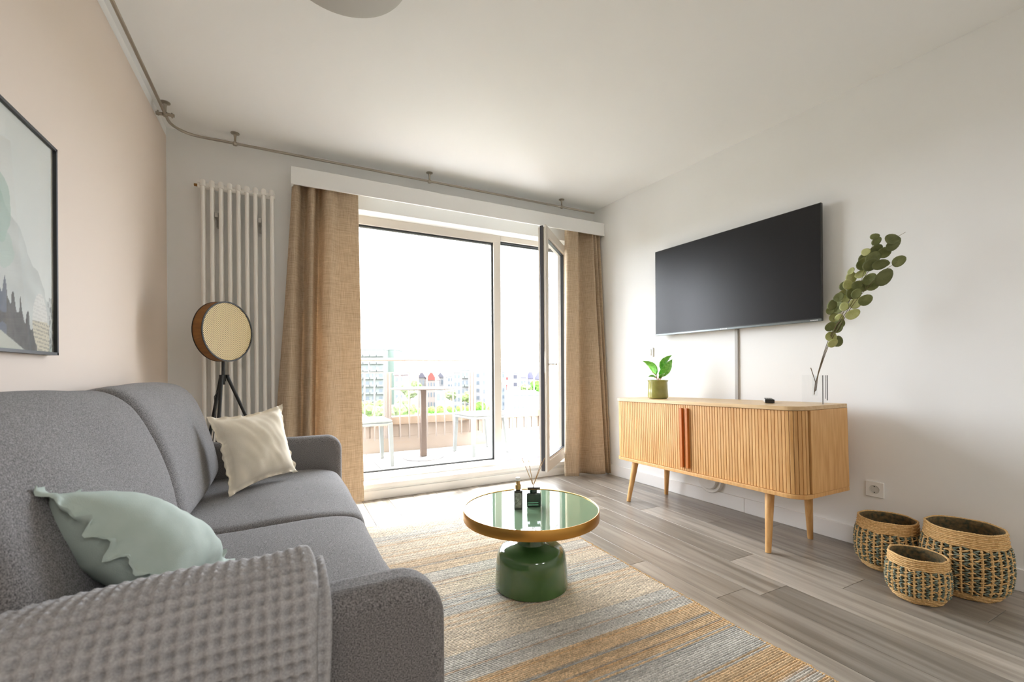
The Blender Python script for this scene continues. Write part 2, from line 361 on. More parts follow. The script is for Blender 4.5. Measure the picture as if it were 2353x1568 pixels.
# ------------------------------------------------------------------ window and balcony door
Z0, Z1 = 0.125, 2.235
FT, FD = 0.042, 0.06
win = thing('window_1', 'large fixed balcony window pane in a cream frame', 'window', (1.0, FY, Z0), kind='structure')
XM0, XM1 = 1.715, 1.785
mb = MB(); mb.bb((XO0, FY, Z0), (XM1, FY + FD, Z0 + 0.055)); mb.bb((XO0, FY, Z1 - FT), (XM1, FY + FD, ZO1)); mb.bb((XO0, FY, Z0 + 0.055), (XO0 + 0.05, FY + FD, Z1 - FT)); mb.bb((XM0, FY, Z0 + 0.055), (XM1, FY + FD, Z1 - FT))
mb.build('window_frame', FRAME, win, bevel=0.002, smooth=False)
gx0, gx1, gz0, gz1 = XO0 + 0.05, XM0, Z0 + 0.055, Z1 - FT
g = MB()
for (a, b) in (((gx0, gz0), (gx1, gz0 + 0.008)), ((gx0, gz1 - 0.012), (gx1, gz1)), ((gx1 - 0.010, gz0), (gx1, gz1)), ((gx0, gz0), (gx0 + 0.01, gz1))):
    g.bb((a[0], FY + 0.018, a[1]), (b[0], FY + 0.05, b[1]))
g.build('gasket', GASKET, win, smooth=False)
g = MB()
for (a, b) in (((gx0, gz0 + 0.008), (gx1, gz0 + 0.014)), ((gx0, gz1 - 0.022), (gx1, gz1 - 0.012)), ((gx1 - 0.018, gz0), (gx1 - 0.010, gz1))):
    g.bb((a[0], FY + 0.024, a[1]), (b[0], FY + 0.036, b[1]))
g.build('spacer', mat('spacer_grey', (0.30, 0.32, 0.33), 0.4, 0.5), win, smooth=False)
MB().bb((gx0, FY + 0.028, gz0), (gx1, FY + 0.032, gz1)).build('pane', CLEAR, win, smooth=False)

XJ = 2.50
dr = thing('door_1', 'cream balcony door frame to the right of the large pane', 'door', (2.1, FY, Z0), kind='structure')
mb = MB(); mb.bb((XM1 + .0005, FY, Z0), (XO1, FY + FD, Z0 + 0.03)); mb.bb((XM1 + .0005, FY, Z1 - 0.02), (XO1, FY + FD, ZO1)); mb.bb((XJ, FY, Z0 + 0.03), (XO1, FY + FD, Z1 - 0.02))
mb.build('door_frame', FRAME, dr, bevel=0.002, smooth=False)
mb = MB(); mb.bb((XM1, FY + 0.02, Z1 - 0.032), (XJ, FY + 0.055, Z1 - 0.02)); mb.bb((XM1, FY + 0.035, Z1 - 0.044), (XJ, FY + 0.06, Z1 - 0.036))
mb.build('gasket', GASKET, dr, smooth=False)
mb = MB(); mb.bb((XM1, FY + 0.01, Z0 + 0.03), (XJ, FY + 0.055, Z0 + 0.04)); mb.build('threshold', mat('threshold_alu', (0.30, 0.28, 0.33), 0.35, 0.7), dr, smooth=False)
# open leaf, hinged at the right jamb and swung about 45 degrees into the room
ea = Vector((1.93, 3.14, 0)); hb = Vector((2.48, 3.66, 0)); dl = (hb - ea).normalized(); LW = (hb - ea).length; nn = Vector((dl.y, -dl.x, 0))   # nn faces the camera side
leaf = thing('balcony_door_leaf', 'balcony door leaf standing open into the room beside the right curtain', 'door', (2.48, 3.66, 0.15))
LZ0, LZ1 = 0.165, 2.205
def lbox(mb, s0, s1, t0, t1, z0, z1):
    mb.add([ea + dl * s + nn * t + Vector((0, 0, z)) for z in (z0, z1) for t in (t0, t1) for s in (s0, s1)], [(0, 2, 3, 1), (4, 5, 7, 6), (0, 1, 5, 4), (2, 6, 7, 3), (0, 4, 6, 2), (1, 3, 7, 5)])
mb = MB(); RW = 0.075
lbox(mb, 0, RW, -0.062, -0.002, LZ0, LZ1); lbox(mb, LW - RW, LW, -0.062, -0.002, LZ0, LZ1); lbox(mb, RW, LW - RW, -0.062, -0.002, LZ0, LZ0 + RW + 0.02); lbox(mb, RW, LW - RW, -0.062, -0.002, LZ1 - RW, LZ1)
mb.build('leaf_frame', FRAME, leaf, bevel=0.002, smooth=False)
mb = MB()
lbox(mb, -0.014, RW - 0.012, -0.004, 0.010, LZ0 - 0.012, LZ1 + 0.015); lbox(mb, LW - RW + 0.012, LW + 0.01, -0.004, 0.010, LZ0 - 0.012, LZ1 + 0.015)
lbox(mb, RW - 0.012, LW - RW + 0.012, -0.004, 0.010, LZ0 - 0.012, LZ0 + RW); lbox(mb, RW - 0.012, LW - RW + 0.012, -0.004, 0.010, LZ1 - RW + 0.012, LZ1 + 0.015)
mb.build('cover_flange', FRAME, leaf, bevel=0.003, smooth=False)
mb = MB(); lbox(mb, -0.009, 0.0, -0.045, -0.015, LZ0 - 0.005, LZ1 + 0.01); mb.build('edge_seal', mat('seal_slate', (0.05, 0.05, 0.06), 0.5), leaf, bevel=0.003)
mb = MB(); lbox(mb, RW, RW + 0.006, -0.03, -0.001, LZ0 + 0.09, LZ1 - RW); lbox(mb, LW - RW - 0.006, LW - RW, -0.03, -0.001, LZ0 + 0.09, LZ1 - RW)
lbox(mb, RW, LW - RW, -0.03, -0.001, LZ1 - RW - 0.006, LZ1 - RW); lbox(mb, RW, LW - RW, -0.03, -0.001, LZ0 + 0.09, LZ0 + 0.096)
mb.build('gasket', GASKET, leaf, smooth=False)
mb = MB(); lbox(mb, RW, LW - RW, -0.032, -0.028, LZ0 + 0.09, LZ1 - RW); mb.build('pane', CLEAR, leaf, smooth=False)
mb = MB(); lbox(mb, -0.012, -0.006, -0.012, 0.0, 0.98, 1.16)
for z in (1.0, 1.14): lbox(mb, -0.013, -0.008, -0.009, -0.003, z - .004, z + .004)
mb.build('lock_plate', PLASTW, leaf, smooth=False)
hp0 = ea + dl * 0.03 + nn * 0.012 + Vector((0, 0, 1.055))
MB().cyl(hp0 - nn * 0.006, hp0 + nn * 0.004, 0.014).tube([hp0, hp0 + nn * 0.035, hp0 + nn * 0.045 + dl * 0.012, hp0 + nn * 0.045 + dl * 0.10], 0.008).build('door_handle', CHROME, leaf)

# valance box
mb = MB(); VX0 = 0.037; VY = 3.405
mb.bb((VX0, VY, 2.310), (XR(VY) - 0.003, VY + 0.016, 2.432)); mb.bb((VX0, VY + 0.016, 2.416), (XR(3.5) - 0.006, WY, 2.432)); mb.bb((VX0, VY + 0.016, 2.310), (VX0 + 0.016, WY, 2.416))
mb.build('curtain_valance', WHITE, bevel=0.0015, smooth=False, label='long white boxed valance hiding the curtain track above the window', cat='valance')

# steel ceiling rod
rod = thing('ceiling_rod', 'thin brushed steel rod bending round the corner under the ceiling', 'curtain rod', (-0.62, 3.2, 2.53))
pts = [(-0.63, -3.2, 2.53), (-0.625, 3.31, 2.53)]
for k in range(1, 7):
    a = PI - k * PI / 14; cxx, cyy, rr_ = -0.485, 3.31, 0.14
    pts.append((cxx + rr_ * math.cos(a), cyy + rr_ * math.sin(a), 2.53))
pts.append((-0.485, 3.45, 2.53)); pts.append((2.675, 3.445, 2.53))
MB().tube(pts, 0.0085, 10).build('rail', METAL, rod)
def bracket(x, y, two=False):
    b = MB().lathe([(0.026, 0), (0.026, -0.004), (0.010, -0.012), (0.007, -0.03), (0.007, -0.052)], (x, y, H), 20).build('bracket', METAL, rod)
    MB().lathe([(0.0, 0.014), (0.013, 0.010), (0.017, 0.0), (0.013, -0.012), (0.0, -0.018)], (x, y, 2.53), 16).build('clamp', METAL, b)
    if two:
        for s in (-1, 1): m2 = MB(); m2.cyl((x + s * 0.012, y - 0.004 * s, 2.53), (x + s * 0.045, y - 0.004 * s, 2.528), 0.009).cyl((x + s * 0.03, y, 2.53), (x + s * 0.036, y, 2.53), 0.015); m2.build('joint_knob', METAL, b)
bracket(-0.626, 3.24, True); bracket(-0.294, 3.452); bracket(1.035, 3.45); bracket(2.30, 3.446)

# ceiling dish lamp
cl = thing('ceiling_lamp', 'round grey dish ceiling lamp cut by the top edge', 'ceiling lamp', (0.197, 1.74, 2.5))
MB().lathe([(0.0, 2.502), (0.215, 2.500), (0.232, 2.503), (0.237, 2.509), (0.235, 2.515), (0.20, 2.535), (0.10, 2.552), (0.0, 2.555)], (0.197, 1.74, 0), 72).build('dish', DISH, cl)
MB().cyl((0.197, 1.74, 2.55), (0.197, 1.74, 2.6), 0.05, n=32).build('canopy', PLASTW, cl)

# ------------------------------------------------------------------ radiator
rad = thing('column_radiator', 'tall white column radiator on the wall left of the curtain', 'radiator', (-0.28, 3.50, 0.35))
RX = [-0.478 + 0.0495 * i for i in range(9)]
for x in RX:
    for (yy) in (3.478, 3.524):
        MB().tube([(x, yy, 0.40), (x, yy, 2.232)], 0.0125, 12).build('column', RADW, rad)
for zc in (0.395, 2.232):
    mb = MB()
    for x in RX:
        mb.tube([(x, 3.474, zc - 0.01), (x, 3.478, zc + (0.022 if zc > 1 else -0.022)), (x, 3.524, zc + (0.022 if zc > 1 else -0.022)), (x, 3.528, zc - 0.01)], 0.0165, 10)
    mb.cyl((RX[0] - 0.03, 3.501, zc), (RX[-1] + 0.02, 3.501, zc), 0.02, n=16)
    mb.build('header', RADW, rad)
MB().cyl((RX[0] - 0.05, 3.501, 2.232), (RX[0] - 0.03, 3.501, 2.232), 0.009).build('vent_valve', mat('brass_valve', srgb(150, 110, 60), 0.4, 0.8), rad)
for x in (RX[1] + 0.024, RX[7] - 0.024): MB().bb((x - 0.008, 3.47, 2.03), (x + 0.008, 3.57, 2.06)).bb((x - 0.006, 3.535, 1.98), (x + 0.006, 3.57, 2.08)).build('wall_bracket', GREYPL, rad, smooth=False)

# ------------------------------------------------------------------ curtains
def spline(pts, n):
    out = []; P = [Vector(p) for p in pts]; P = [P[0] * 2 - P[1]] + P + [P[-1] * 2 - P[-2]]; m = len(P) - 3
    for k in range(n + 1):
        t = k / n * m; i = min(int(t), m - 1); f = t - i; a, b, c, d = P[i:i + 4]
        out.append(0.5 * ((2 * b) + (c - a) * f + (2 * a - 5 * b + 4 * c - d) * f * f + (3 * b - a - 3 * c + d) * f ** 3))
    return out
def curtain(top, mid, bot, z0, z1, label, hem):
    nu, nv = 110, 60
    T, Mi_, B = spline(top, nu), spline(mid, nu), spline(bot, nu)
    def fn(u, v):
        i = round(u * nu); a = T[i] * (1 - v) * (1 - 2 * v) + Mi_[i] * 4 * v * (1 - v) + B[i] * v * (2 * v - 1)
        ww = 0.004 * noise.noise(Vector((u * 7, v * 4, z1)))
        return (a.x + ww, a.y + ww, z1 + (z0 - z1) * v)
    o = MB().grid(fn, nu, nv).build('curtain', CURT, thing('curtain', label, 'curtain', (bot[0][0], 3.48, z0), group='linen curtains at the balcony window'), thick=0.002, angle=180)
    return o
# left curtain: narrow folds on the left, one broad flat fold by the glass
tp = [(0.060, 3.50, 0), (0.050, 3.465, 0), (0.075, 3.44, 0), (0.100, 3.47, 0), (0.112, 3.525, 0), (0.135, 3.52, 0), (0.150, 3.46, 0), (0.172, 3.432, 0), (0.192, 3.45, 0), (0.205, 3.52, 0), (0.232, 3.54, 0), (0.248, 3.48, 0), (0.268, 3.435, 0), (0.31, 3.43, 0), (0.345, 3.46, 0), (0.385, 3.45, 0), (0.43, 3.445, 0), (0.488, 3.455, 0)]
bt = [(-0.11, 3.50, 0), (-0.12, 3.45, 0), (-0.06, 3.39, 0), (0.00, 3.385, 0), (0.045, 3.42, 0), (0.07, 3.50, 0), (0.088, 3.49, 0), (0.105, 3.41, 0), (0.135, 3.385, 0), (0.15, 3.44, 0), (0.165, 3.53, 0), (0.185, 3.53, 0), (0.197, 3.43, 0), (0.23, 3.365, 0), (0.29, 3.375, 0), (0.345, 3.43, 0), (0.42, 3.44, 0), (0.512, 3.45, 0)]
md = [tuple((a + b) / 2 + (0.012 if i in (0, 1, 2) else 0) * (1 if k == 0 else 0) for k, (a, b) in enumerate(zip(t, b2))) for i, (t, b2) in enumerate(zip(tp, bt))]
curtain(tp, md, bt, 0.03, 2.415, 'beige linen curtain hanging in folds between the radiator and the large pane', 0.1)
tp = [(2.352, 3.475, 0), (2.36, 3.43, 0), (2.41, 3.422, 0), (2.47, 3.428, 0), (2.505, 3.49, 0), (2.55, 3.53, 0), (2.605, 3.50, 0), (2.64, 3.435, 0), (2.652, 3.45, 0), (2.66, 3.49, 0), (2.672, 3.46, 0), (2.688, 3.44, 0), (2.70, 3.47, 0), (2.708, 3.51, 0), (2.722, 3.47, 0), (2.74, 3.45, 0), (2.752, 3.50, 0)]
bt = [(2.318, 3.455, 0), (2.312, 3.43, 0), (2.36, 3.40, 0), (2.42, 3.375, 0), (2.475, 3.44, 0), (2.52, 3.47, 0), (2.59, 3.36, 0), (2.66, 3.335, 0), (2.705, 3.335, 0), (2.725, 3.39, 0), (2.728, 3.36, 0), (2.738, 3.325, 0), (2.748, 3.36, 0), (2.752, 3.40, 0), (2.757, 3.35, 0), (2.764, 3.33, 0), (2.768, 3.42, 0)]
md = [tuple((a + b) / 2 for a, b in zip(t, b2)) for t, b2 in zip(tp, bt)]
curtain(tp, md, bt, 0.015, 2.415, 'beige linen curtain hanging in folds in the corner beside the television wall', 0.1)

# ------------------------------------------------------------------ sofa
sofa = thing('sofa', 'grey fabric two-seat sofa against the sand wall', 'sofa', (-0.2, 1.87, 0))
SB = -0.665
MB().bb((-0.62, 0.86, 0.07), (0.235, 2.88, 0.27)).build('base', SOFA, sofa, bevel=0.03, seg=4)
for (x, y) in ((-0.6, 0.9), (0.2, 0.9), (-0.6, 2.84), (0.2, 2.84)): MB().cyl((x, y, 0.0), (x, y, 0.075), 0.018, 0.024).build('leg', BLACK, sofa)
MB().bb((SB, 0.87, 0.10), (-0.55, 2.87, 0.90)).build('back_frame', SOFA, sofa, bevel=0.04, seg=4)
def arm(y0, y1, x1, zt):
    x0, rr2 = SB + 0.01, 0.085
    poly = [(x0, 0.07), (x1 - 0.0, 0.07), (x1, zt - rr2)] + [(x1 - rr2 + rr2 * math.cos(a), zt - rr2 + rr2 * math.sin(a)) for a in [PI / 2 * k / 8 for k in range(1, 9)]] + [(x0, zt)]
    a = MB().prism(poly, (0, y0, 0), (1, 0, 0), (0, 0, 1), (0, 1, 0), y1 - y0).build('arm', SOFA, sofa, bevel=0.035, seg=5)
arm(0.795, 0.90, 0.270, 0.616); arm(2.825, 2.93, 0.297, 0.622)
def loft(name, prof, y0, y1, rend, parent, m, crown=0.0, ny=40, sag=None):
    n = len(prof); cxx = sum(p[0] for p in prof) / n; czz = sum(p[1] for p in prof) / n
    ring = spline([(p[0], 0, p[1]) for p in prof + [prof[0]]], n * 5)[:-1]
    L_ = y1 - y0
    def fn(u, v):
        # denser rows near the ends
        a = math.sin((u - 0.5) * PI) * 0.5 + 0.5
        y = y0 + L_ * a; d = min(y - y0, y1 - y)
        k = 1.0 if d >= rend else math.sqrt(max(0.0, 1 - ((rend - d) / rend) ** 2))
        p = ring[round(v * len(ring)) % len(ring)]
        dx, dz = p.x - cxx, p.z - czz; rr3 = math.hypot(dx, dz); sh = rend * (1 - k)
        f = max(0.0, (rr3 - sh)) / rr3 if rr3 else 0
        if k == 0: f = max(0, (rr3 - rend)) / rr3
        q = Vector((cxx + dx * f, y, czz + dz * f))
        cr = crown * (1 - (2 * a - 1) ** 2)
        q += Vector((dx, 0, dz)).normalized() * cr
        nz_ = noise.noise(Vector((q.x * 5, q.y * 4, q.z * 5))) * 0.006
        return q + Vector((nz_, 0, nz_))
    mb = MB().grid(fn, ny, len(ring), cv=True)
    R = len(ring); mb.f.append(tuple(range(R))[::-1]); mb.f.append(tuple(ny * R + i for i in range(R)))
    return mb.build(name, m, parent, angle=80)
seatp = [(-0.50, 0.25), (-0.15, 0.245), (0.20, 0.25), (0.262, 0.275), (0.288, 0.33), (0.275, 0.392), (0.225, 0.425), (0.10, 0.440), (-0.15, 0.438), (-0.40, 0.43), (-0.50, 0.41), (-0.52, 0.33)]
loft('seat_cushion', seatp, 0.903, 1.876, 0.045, sofa, SOFA, 0.006); loft('seat_cushion', seatp, 1.880, 2.826, 0.045, sofa, SOFA, 0.006)
backp = [(-0.36, 0.44), (-0.325, 0.49), (-0.335, 0.59), (-0.366, 0.71), (-0.412, 0.83), (-0.458, 0.905), (-0.515, 0.942), (-0.575, 0.945), (-0.615, 0.92), (-0.625, 0.80), (-0.60, 0.60), (-0.54, 0.45), (-0.45, 0.425)]
loft('back_cushion', backp, 0.90, 1.876, 0.06, sofa, SOFA, 0.012); loft('back_cushion', backp, 1.882, 2.85, 0.07, sofa, SOFA, 0.012)

# ------------------------------------------------------------------ throw blanket (waffle knit)
def throw():
    path = [(0.772, 0.02), (0.770, 0.30), (0.768, 0.50), (0.774, 0.575), (0.795, 0.626), (0.84, 0.654), (0.89, 0.655), (0.945, 0.640), (0.985, 0.605), (1.01, 0.55), (1.03, 0.49), (1.08, 0.462)]
    sp = spline([(0, a, b) for a, b in path], 220)
    cum = [0]
    for i in range(1, len(sp)): cum.append(cum[-1] + (sp[i] - sp[i - 1]).length)
    Lp = cum[-1]; res = 0.0036; nv = int(Lp / res); cell = 0.0185
    X0, X1 = -0.55, 0.043; nu = int((X1 - X0) / res)
    def at_s(s):
        import bisect
        i = min(max(bisect.bisect(cum, s) - 1, 0), len(sp) - 2); f = (s - cum[i]) / max(1e-9, cum[i + 1] - cum[i])
        p = sp[i].lerp(sp[i + 1], f); t = (sp[i + 1] - sp[i]).normalized(); return p, Vector((0, -t.z, t.y))
    cache = [at_s(Lp * j / nv) for j in range(nv + 1)]
    def fn(u, v):
        x = X0 + (X1 - X0) * u; j = round(v * nv); s = Lp * j / nv; p, nrm = cache[j]
        skew = 0.15 * s
        a = abs(math.sin(PI * (x + skew * 0.3) / cell)); b = abs(math.sin(PI * (s) / cell))
        h = 0.005 - 0.0165 * (a * b) ** 1.1
        edge = min(1, (X1 - x) / 0.012); h = h * edge + 0.001
        wav = 0.010 * noise.noise(Vector((x * 3.0, s * 2.5, 3))) + 0.006 * noise.noise(Vector((x * 9, s * 5, 8)))
        q = Vector((x + 0.010 * noise.noise(Vector((s * 5, 0, 1))), p.y, p.z - (0.022 * max(0, (-0.1 - x) / 0.35) if s > 0.5 else 0))) + nrm * (h + wav + 0.014 - 0.014 * (1 - edge) ** 2)
        return q
    t = thing('throw_blanket', 'light grey waffle knit throw draped over the nearest sofa arm', 'blanket', (-0.2, 0.84, 0.63))
    MB().grid(fn, nu, nv).build('upper_layer', KNIT, t, angle=180, thick=0.004)
    X0b, X1b = -0.50, 0.060; nub = int((X1b - X0b) / 0.0042); nvb = int(Lp / 0.0042)
    cb = [at_s(Lp * j / nvb) for j in range(nvb + 1)]
    def fn2(u, v):
        x = X0b + (X1b - X0b) * u; j = round(v * nvb); s = Lp * j / nvb; p, nrm = cb[j]
        h = -0.009 * abs(math.sin(PI * x / cell)) * abs(math.sin(PI * s / cell))
        return Vector((x + 0.012 * noise.noise(Vector((s * 6, 4, 1))), p.y, p.z)) + nrm * (h + 0.004 * noise.noise(Vector((x * 5, s * 6, 30))) - 0.004)
    MB().grid(fn2, nub, nvb).build('under_layer', KNIT, t, angle=180, thick=0.006)
throw()

# ------------------------------------------------------------------ pillows
def pillow(c00, c10, c11, c01, T, m, label, nose, seed, flange=0.07, ruffle=0.006, pinch=0.05, nn_=48):
    c = [Vector(p) for p in (c00, c10, c11, c01)]; nrm = (c[1] - c[0]).cross(c[3] - c[0]).normalized()
    if nrm.dot(Vector(nose)) < 0: nrm = -nrm
    ctr = sum(c, Vector()) / 4
    def base(u, v):
        a, b = 2 * u - 1, 2 * v - 1
        pu = 1 - pinch * (1 - b * b) * 1.0; pv = 1 - pinch * (1 - a * a)
        # edges drawn in at the middles
        uu = 0.5 + (u - 0.5) * (1 - pinch * (1 - b * b)) ; vv = 0.5 + (v - 0.5) * (1 - pinch * (1 - a * a))
        return c[0] * (1 - uu) * (1 - vv) + c[1] * uu * (1 - vv) + c[2] * uu * vv + c[3] * (1 - uu) * vv
    def side(sg):
        def fn(u, v):
            a, b = 2 * u - 1, 2 * v - 1; k = 1 - flange
            a2, b2 = min(1, abs(a) / k), min(1, abs(b) / k)
            h = ((1 - a2 ** 2.6) * (1 - b2 ** 2.6)) ** 0.55 * T / 2
            d = max(abs(a), abs(b)); fl = max(0, (d - k) / flange)
            wr = 0.005 * noise.noise(Vector((a * 2.2 + seed, b * 2.2, 5))) + 0.004 * math.sin(9 * (a + b) + seed) * max(0, abs(a) * abs(b)) + 0.003 * noise.noise(Vector((a * 6 + b * 3, seed, b * 2)))
            ru = ruffle * fl * noise.noise(Vector((a * 6, b * 6, seed))) * 2.2
            return base(u, v) + nrm * (sg * (h + 0.0015) + (wr * (1 if h > 0.01 else 0.4)) * sg + ru)
        return fn
    t = thing(label[1], label[0], 'pillow', c[0], group='loose pillows on the sofa')
    mb = MB().grid(side(1), nn_, nn_).grid(side(-1), nn_, nn_)
    k = (nn_ + 1) ** 2; bd = [(i, 0) for i in range(nn_)] + [(nn_, j) for j in range(nn_)] + [(nn_ - i, nn_) for i in range(nn_)] + [(0, nn_ - j) for j in range(nn_)]
    idx = [i * (nn_ + 1) + j for i, j in bd]
    for i in range(len(idx)):
        a, b = idx[i], idx[(i + 1) % len(idx)]; mb.f.append((a, b, b + k, a + k))
    mb.build('cover', m, t, angle=70)
    pts = [base(*uv) + nrm * 0.0 for uv in [(i / nn_, j / nn_) for i, j in bd]]
    return t
pillow((-0.235, 2.36, 0.435), (0.052, 2.62, 0.470), (-0.02, 2.66, 0.832), (-0.335, 2.48, 0.795), 0.165, CREAM, ('cream cotton pillow with a stitched edge leaning on the far back cushion', 'throw_pillow'), (1, -1, 0.3), 3.0, flange=0.08, ruffle=0.012, pinch=0.13)
pillow((-0.385, 1.05, 0.808), (-0.195, 1.035, 0.565), (-0.125, 1.37, 0.50), (-0.40, 1.38, 0.685), 0.165, SAGE, ('sage green cotton pillow with a ruffled edge by the nearest sofa arm', 'throw_pillow'), (0.79, 0.22, 0.61), 9.0, flange=0.11, ruffle=0.020, pinch=0.06)

# ------------------------------------------------------------------ floor lamp
lp = thing('tripod_floor_lamp', 'floor lamp with a round cane disc shade on black tripod legs', 'floor lamp', (-0.337, 3.15, 0))
hub = Vector((-0.337, 3.15, 0.985))
MB().cyl((-0.337, 3.15, 0.93), (-0.337, 3.15, 1.08), 0.0095).cyl(hub - Vector((0, 0, 0.035)), hub + Vector((0, 0, 0.005)), 0.014).build('stem', BLACK, lp)
for (dx, dy) in ((0.40, 0.02), (-0.20, 0.22), (-0.05, -0.17)):
    d = Vector((dx, dy, 0)).normalized() * 0.022
    MB().tube([hub + d + Vector((0, 0, 0.004)), hub + d * 1.0 + Vector((0, 0, -0.01)), Vector((hub.x + dx, hub.y + dy, 0.0))], 0.0095, 10).build('leg', BLACK, lp)
MB().tube([(-0.345, 3.14, 0.93), (-0.38, 3.13, 0.86), (-0.375, 3.13, 0.72), (-0.40, 3.12, 0.5)], 0.0028, 6).build('cord', BLACK, lp)
ld_ = Vector((0.77, -0.64, 0)).normalized(); lc = Vector((-0.333, 3.15, 1.248)); R_ = 0.178; DP = 0.066
Ml = Matrix.Rotation(math.atan2(ld_.y, ld_.x), 3, 'Z') @ Matrix.Rotation(PI / 2, 3, 'Y')      # local z -> facing direction
MB().lathe([(R_ - 0.004, -DP / 2), (R_, -DP / 2), (R_, DP / 2), (R_ - 0.004, DP / 2), (R_ - 0.004, -DP / 2)], lc, 72, Ml, close=True).build('shade_band', SHADEB, lp)
m2 = MB()
for s in (-1, 1): m2.lathe([(R_ - 0.006, s * DP / 2 - 0.002), (R_ + 0.002, s * DP / 2 - 0.002), (R_ + 0.002, s * DP / 2 + 0.003), (R_ - 0.006, s * DP / 2 + 0.003), (R_ - 0.006, s * DP / 2 - 0.002)], lc, 72, Ml, close=True)
m2.build('rim', BLACK, lp)
MB().lathe([(0, 0.0), (R_ - 0.006, 0.0)], lc + Ml @ Vector((0, 0, 0.0)), 48, Ml).build('inner_disc', SHADEIN, lp)
def cane(sg):
    cs = 0.0122; mb = MB(); nx = int(R_ / cs) + 1; z = sg * (DP / 2 - 0.001); rr5 = R_ - 0.005
    for i in range(-nx, nx + 1):
        for j in range(-nx * 2, nx * 2 + 1):
            cx = i * cs + (0.5 * cs if j % 2 else 0); cyv = j * cs * 0.5 * 1.0
            if math.hypot(cx, cyv) > rr5: continue
            # diamond cell (staggered lattice) with an octagonal hole
            hx, hy = cs / 2, cs / 2; r = cs * 0.20; o_, i_ = [], []
            for k in range(8):
                a = k * PI / 4 + PI / 8 * 0; ca, sa = math.cos(a), math.sin(a); t = 1 / (abs(ca) / hx + abs(sa) / hy)
                o_.append((cx + ca * t, cyv + sa * t)); i_.append((cx + ca * r, cyv + sa * r))
            k0 = len(mb.v)
            for p in o_ + i_:
                q = math.hypot(*p); f = min(1, rr5 / q) if q else 1
                mb.v.append(lc + Ml @ Vector((p[0] * f, p[1] * f, z)))
            for k in range(8): mb.f.append((k0 + k, k0 + (k + 1) % 8, k0 + 8 + (k + 1) % 8, k0 + 8 + k))
    mb.build('cane_webbing', CANE, lp, fix=False, smooth=False)
cane(1); cane(-1)

# ------------------------------------------------------------------ framed picture
pic = thing('framed_picture', 'black framed landscape collage with mountains and fir trees on the left wall', 'picture', (XL + 0.01, 1.5, 1.07))
PY0, PY1, PZ0, PZ1 = 0.98, 1.945, 1.061, 1.729
mb = MB(); fw, fdp = 0.009, 0.028
mb.bb((XL, PY0, PZ0), (XL + fdp, PY1, PZ0 + fw)); mb.bb((XL, PY0, PZ1 - fw), (XL + fdp, PY1, PZ1)); mb.bb((XL, PY0, PZ0), (XL + fdp, PY0 + fw, PZ1)); mb.bb((XL, PY1 - fw, PZ0), (XL + fdp, PY1, PZ1))
mb.build('frame', BLACK, pic, smooth=False)
NX, NZ = 330, 240
vs, cols = [], []
def artcol(y, z):
    n1 = noise.noise(Vector((y * 6, z * 6, 0))); n2 = noise.noise(Vector((y * 22, z * 22, 4))); n3 = noise.noise(Vector((y * 3, z * 9, 9)))
    c = Vector((0.70, 0.73, 0.69)) * (1 + 0.05 * n1)
    ridge = 1.56 - (y - 1.62) * 0.92 + 0.03 * n2 + 0.03 * noise.noise(Vector((y * 12, 0, 0)))
    if y < 1.55: ridge = 1.50 + 0.10 * noise.noise(Vector((y * 5, 2, 0))) + 0.02 * n2
    if z < ridge:
        k = 0.5 + 0.5 * noise.noise(Vector((y * 16 + z * 10, z * 14, 2)))
        c = Vector((0.52, 0.55, 0.52)) * (0.9 + 0.35 * k)
        if n3 > 0.1: c = c.lerp(Vector((0.36, 0.50, 0.42)), min(0.7, (n3 - 0.1) * 2.5))
    e1 = ((y - 1.68) / 0.06) ** 2 + ((z - 1.46) / 0.10) ** 2
    if e1 < 1 + 0.5 * n2: c = c.lerp(Vector((0.33, 0.50, 0.42)), 0.65)
    e3 = ((y - 1.71) / 0.05) ** 2 + ((z - 1.35) / 0.05) ** 2
    if e3 < 1 + 0.6 * n2: c = c.lerp(Vector((0.40, 0.55, 0.47)), 0.55)
    tree = 1.26 - (y - 1.645) * 0.62 + 0.045 * abs(math.sin(y * 78)) ** 3 + 0.02 * noise.noise(Vector((y * 60, z * 30, 1)))
    if y < 1.645: tree = 1.25 + 0.05 * abs(math.sin(y * 70)) ** 3 + 0.02 * noise.noise(Vector((y * 50, z * 30, 1)))
    hill = 1.139 - (y - 1.645) * 0.40
    if z < tree and y < 1.90:
        d = 0.02 + 0.07 * (0.5 + 0.5 * noise.noise(Vector((y * 70, z * 35, 3))))
        c = Vector((d, d * 1.05, d * 1.0)); 
        if y < 1.72 and n2 > 0: c = c.lerp(Vector((0.14, 0.19, 0.28)), 0.5)
        if z < hill: c = Vector((0.50, 0.52, 0.44)) * (1 + 0.05 * n2)
    e2 = ((y - 1.905) / 0.047) ** 2 + ((z - 1.165) / 0.088) ** 2
    if e2 < 1 or (abs(y - 1.925) < 0.04 and z < 1.16 and z > 1.07):
        ln = math.sin(z * 520 + y * 60) > 0.1
        c = Vector((0.62, 0.58, 0.44)) if z < 1.165 else Vector((0.74, 0.74, 0.69))
        if ln and noise.noise(Vector((y * 160, z * 80, 0))) > -0.2: c = c * (0.55 if z < 1.165 else 0.86)
    if y > 1.955 and z < 1.25 and noise.noise(Vector((y * 110, z * 50, 7))) > 0.12: c = c * 0.42
    return c
for i in range(NX + 1):
    for j in range(NZ + 1):
        y = PY0 + fw + (PY1 - PY0 - 2 * fw) * i / NX; z = PZ0 + fw + (PZ1 - PZ0 - 2 * fw) * j / NZ
        vs.append((XL + 0.018, y, z)); cols.append(artcol(y / 0.972, 1 + (z - 1) / 0.972))
